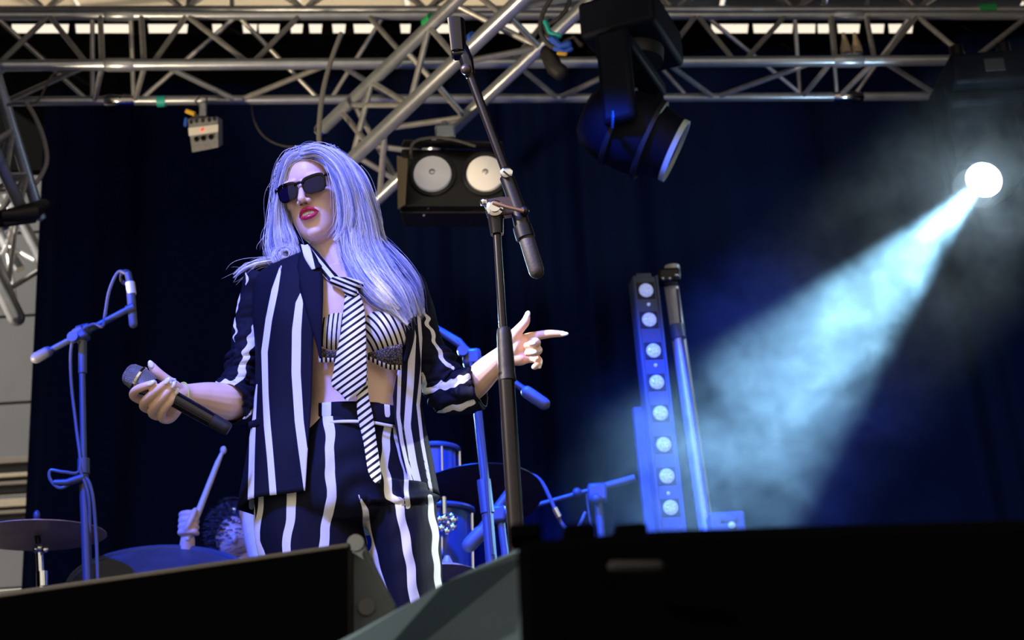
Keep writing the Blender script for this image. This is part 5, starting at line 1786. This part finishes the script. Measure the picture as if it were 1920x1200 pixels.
# torso, neck, head, other arm
db.ell(q(430, 1180, .45), (.20, .13, .30))
db.rtube([q(455, 1110, .40), q(448, 1040, .38)], [.06, .055], 16)
db.ell(q(440, 1005, .36), (.075, .09, .10))
db.ell(q(440, 1010, .27), (.012, .02, .02))
dl([(470, 1150, .40, .06), (520, 1200, .2, .05), (540, 1280, .0, .045)])
db.rtube([q(463, 960, .15), q(478, 1010, .15), q(492, 1060, .15)], [.03, .04, .045], 14)
for s_ in (-1, 1):
    db.rtube([Vector((q(430, 1180).x + s_ * .1, DD_ + .45, 1.98)), Vector((q(430, 1180).x + s_ * .2, DD_ + .05, 1.95)), Vector((q(430, 1180).x + s_ * .2, DD_ + .0, FLOOR + .05))], [.09, .075, .05], 14)
link('body', remeshed(db, .0035, 3), SKIN, dr)
dh = MB(); rs = np.random.RandomState(3)
dh.ell(q(440, 992, .38), (.085, .095, .10))
dh.build('hair_mass', mat('dark_curly_hair', (0.03, 0.025, 0.03), 0.5, bump=1, bscale=120), dr)
ST2 = []
for _ in range(500):
    a, e_ = rs.rand() * 6.28, rs.uniform(-1.2, 1.4)
    d = np.array([math.cos(a) * math.cos(e_), math.sin(a) * math.cos(e_), math.sin(e_)])
    p0 = np.array(q(440, 995, .38)) + d * .085
    ST2.append(np.array([p0 + d * .05 * s2 + np.array([math.sin(s2 * 12 + a), math.cos(s2 * 12 + a), 0]) * .012 for s2 in np.linspace(0, 1, 14)]))
hair_curves('curls', ST2, mat('dark_curly_hair', (0, 0, 0)), dr, .0016)['kind'] = 'stuff'
o = MB().ell(q(439, 956, .2), .012).build('headset', CHROME, dr)
TEE = mat('dark_tshirt', (0.02, 0.02, 0.03), 0.8)
MB().ell(q(430, 1185, .45), (.215, .145, .30)).build('t_shirt', TEE, dr)
WOOD = mat('maple_stick', (0.75, 0.62, 0.50), 0.5)
o = MB().rtube([q(352, 1010, -.02), q(374, 955, -.02), q(408, 868, -.02), q(416, 850, -.02)], [.012, .012, .010, .007], 14).build('drumstick', WOOD)
tag(o, 'pale drumstick raised in the drummer\'s fist', 'drumstick')
MB().ell(q(419, 844, -.02), (.012, .012, .016)).build('tip', WOOD, o)
tt = thing('drum_stool', 'round black drum stool behind the drum', 'stool', floor_under(q(430, 1180, .45)))
cx_ = q(430, 1180, .45)
MB().lathe((cx_.x, cx_.y, 1.80), (0, 0, 1), [(0, .16), (.02, .17), (.08, .17), (.1, .15)], 24).build('seat', BLKM, tt)
MB().tube([(cx_.x, cx_.y, 1.80), (cx_.x, cx_.y, FLOOR)], .02, 10).build('post', CHROME, tt)

# ================================================================== HAZE
hz = bpy.data.materials.new('stage_haze'); hz.use_nodes = True
n = hz.node_tree; n.nodes.clear()
out = n.nodes.new('ShaderNodeOutputMaterial'); vs = n.nodes.new('ShaderNodeVolumeScatter')
vs.inputs['Color'].default_value = (0.9, 0.95, 1.0, 1)
vs.inputs['Anisotropy'].default_value = 0.35
tcn = n.nodes.new('ShaderNodeTexCoord')
n1 = n.nodes.new('ShaderNodeTexNoise'); n1.inputs['Scale'].default_value = 2.3; n1.inputs['Detail'].default_value = 6; n1.inputs['Distortion'].default_value = 1.6
n.links.new(tcn.outputs['Object'], n1.inputs['Vector'])
mr1 = n.nodes.new('ShaderNodeMapRange'); mr1.inputs[1].default_value = .36; mr1.inputs[2].default_value = .72; mr1.inputs[3].default_value = .004; mr1.inputs[4].default_value = .16
n.links.new(n1.outputs['Fac'], mr1.inputs[0])
A_, B2 = BEAM_LENS, BEAM_LENS + (BEAM_AIM - BEAM_LENS).normalized() * 5
geo = n.nodes.new('ShaderNodeNewGeometry')
def vm(op, a, b):
    q_ = n.nodes.new('ShaderNodeVectorMath'); q_.operation = op
    for i_, x_ in enumerate((a, b)):
        if x_ is None: continue
        if isinstance(x_, (tuple, Vector)): q_.inputs[i_].default_value = tuple(x_)
        else: n.links.new(x_, q_.inputs[i_])
    return q_
def mth(op, a, b=None, c=None):
    q_ = n.nodes.new('ShaderNodeMath'); q_.operation = op
    for i_, x_ in enumerate((a, b, c)):
        if x_ is None: continue
        if isinstance(x_, (int, float)): q_.inputs[i_].default_value = x_
        else: n.links.new(x_, q_.inputs[i_])
    return q_.outputs[0]
rel = vm('SUBTRACT', geo.outputs['Position'], A_)
crs = vm('CROSS_PRODUCT', rel.outputs[0], (B2 - A_).normalized())
dist = vm('LENGTH', crs.outputs[0], None).outputs['Value']
wax = n.nodes.new('ShaderNodeMapRange'); wax.interpolation_type = 'SMOOTHSTEP'
wax.inputs[1].default_value = .62; wax.inputs[2].default_value = .34; wax.inputs[3].default_value = 0; wax.inputs[4].default_value = 1
n.links.new(dist, wax.inputs[0])
sp = n.nodes.new('ShaderNodeSeparateXYZ'); n.links.new(geo.outputs['Position'], sp.inputs[0])
lowz = n.nodes.new('ShaderNodeMapRange'); lowz.interpolation_type = 'SMOOTHSTEP'
lowz.inputs[1].default_value = 3.1; lowz.inputs[2].default_value = 2.0; lowz.inputs[3].default_value = 0; lowz.inputs[4].default_value = .14
n.links.new(sp.outputs['Z'], lowz.inputs[0])
fx = n.nodes.new('ShaderNodeMapRange'); fx.interpolation_type = 'SMOOTHSTEP'
fx.inputs[1].default_value = .05; fx.inputs[2].default_value = .7
n.links.new(sp.outputs['X'], fx.inputs[0])
fx2 = n.nodes.new('ShaderNodeMapRange'); fx2.interpolation_type = 'SMOOTHSTEP'
fx2.inputs[1].default_value = 2.4; fx2.inputs[2].default_value = 1.4
n.links.new(sp.outputs['X'], fx2.inputs[0])
lowd = mth('MULTIPLY', lowz.outputs[0], fx2.outputs[0])
n2 = n.nodes.new('ShaderNodeTexNoise'); n2.inputs['Scale'].default_value = 6.5; n2.inputs['Detail'].default_value = 5; n2.inputs['Distortion'].default_value = 2.0
n.links.new(tcn.outputs['Object'], n2.inputs['Vector'])
wsp = n.nodes.new('ShaderNodeMapRange'); wsp.inputs[1].default_value = .35; wsp.inputs[2].default_value = .68; wsp.inputs[3].default_value = .35; wsp.inputs[4].default_value = 1.9
n.links.new(n2.outputs['Fac'], wsp.inputs[0])
tot = mth('MULTIPLY', mth('MULTIPLY', mr1.outputs[0], mth('MAXIMUM', wax.outputs[0], lowd)), mth('MULTIPLY', fx.outputs[0], wsp.outputs[0]))
n.links.new(tot, vs.inputs['Density'])
n.links.new(vs.outputs[0], out.inputs['Volume'])
a, b_ = P(980, 900, 4.6), P(2050, 200, 6.9)
hb = MB().box(((a.x + 4.3) / 2, 5.65, (FLOOR + .02 + 5.25) / 2), (4.3 - a.x, 2.3, 5.25 - FLOOR)).build('stage_haze', hz, smooth=False)
tag(hb, 'blue smoky haze lit by the beam at the right', 'haze'); hb['kind'] = 'stuff'
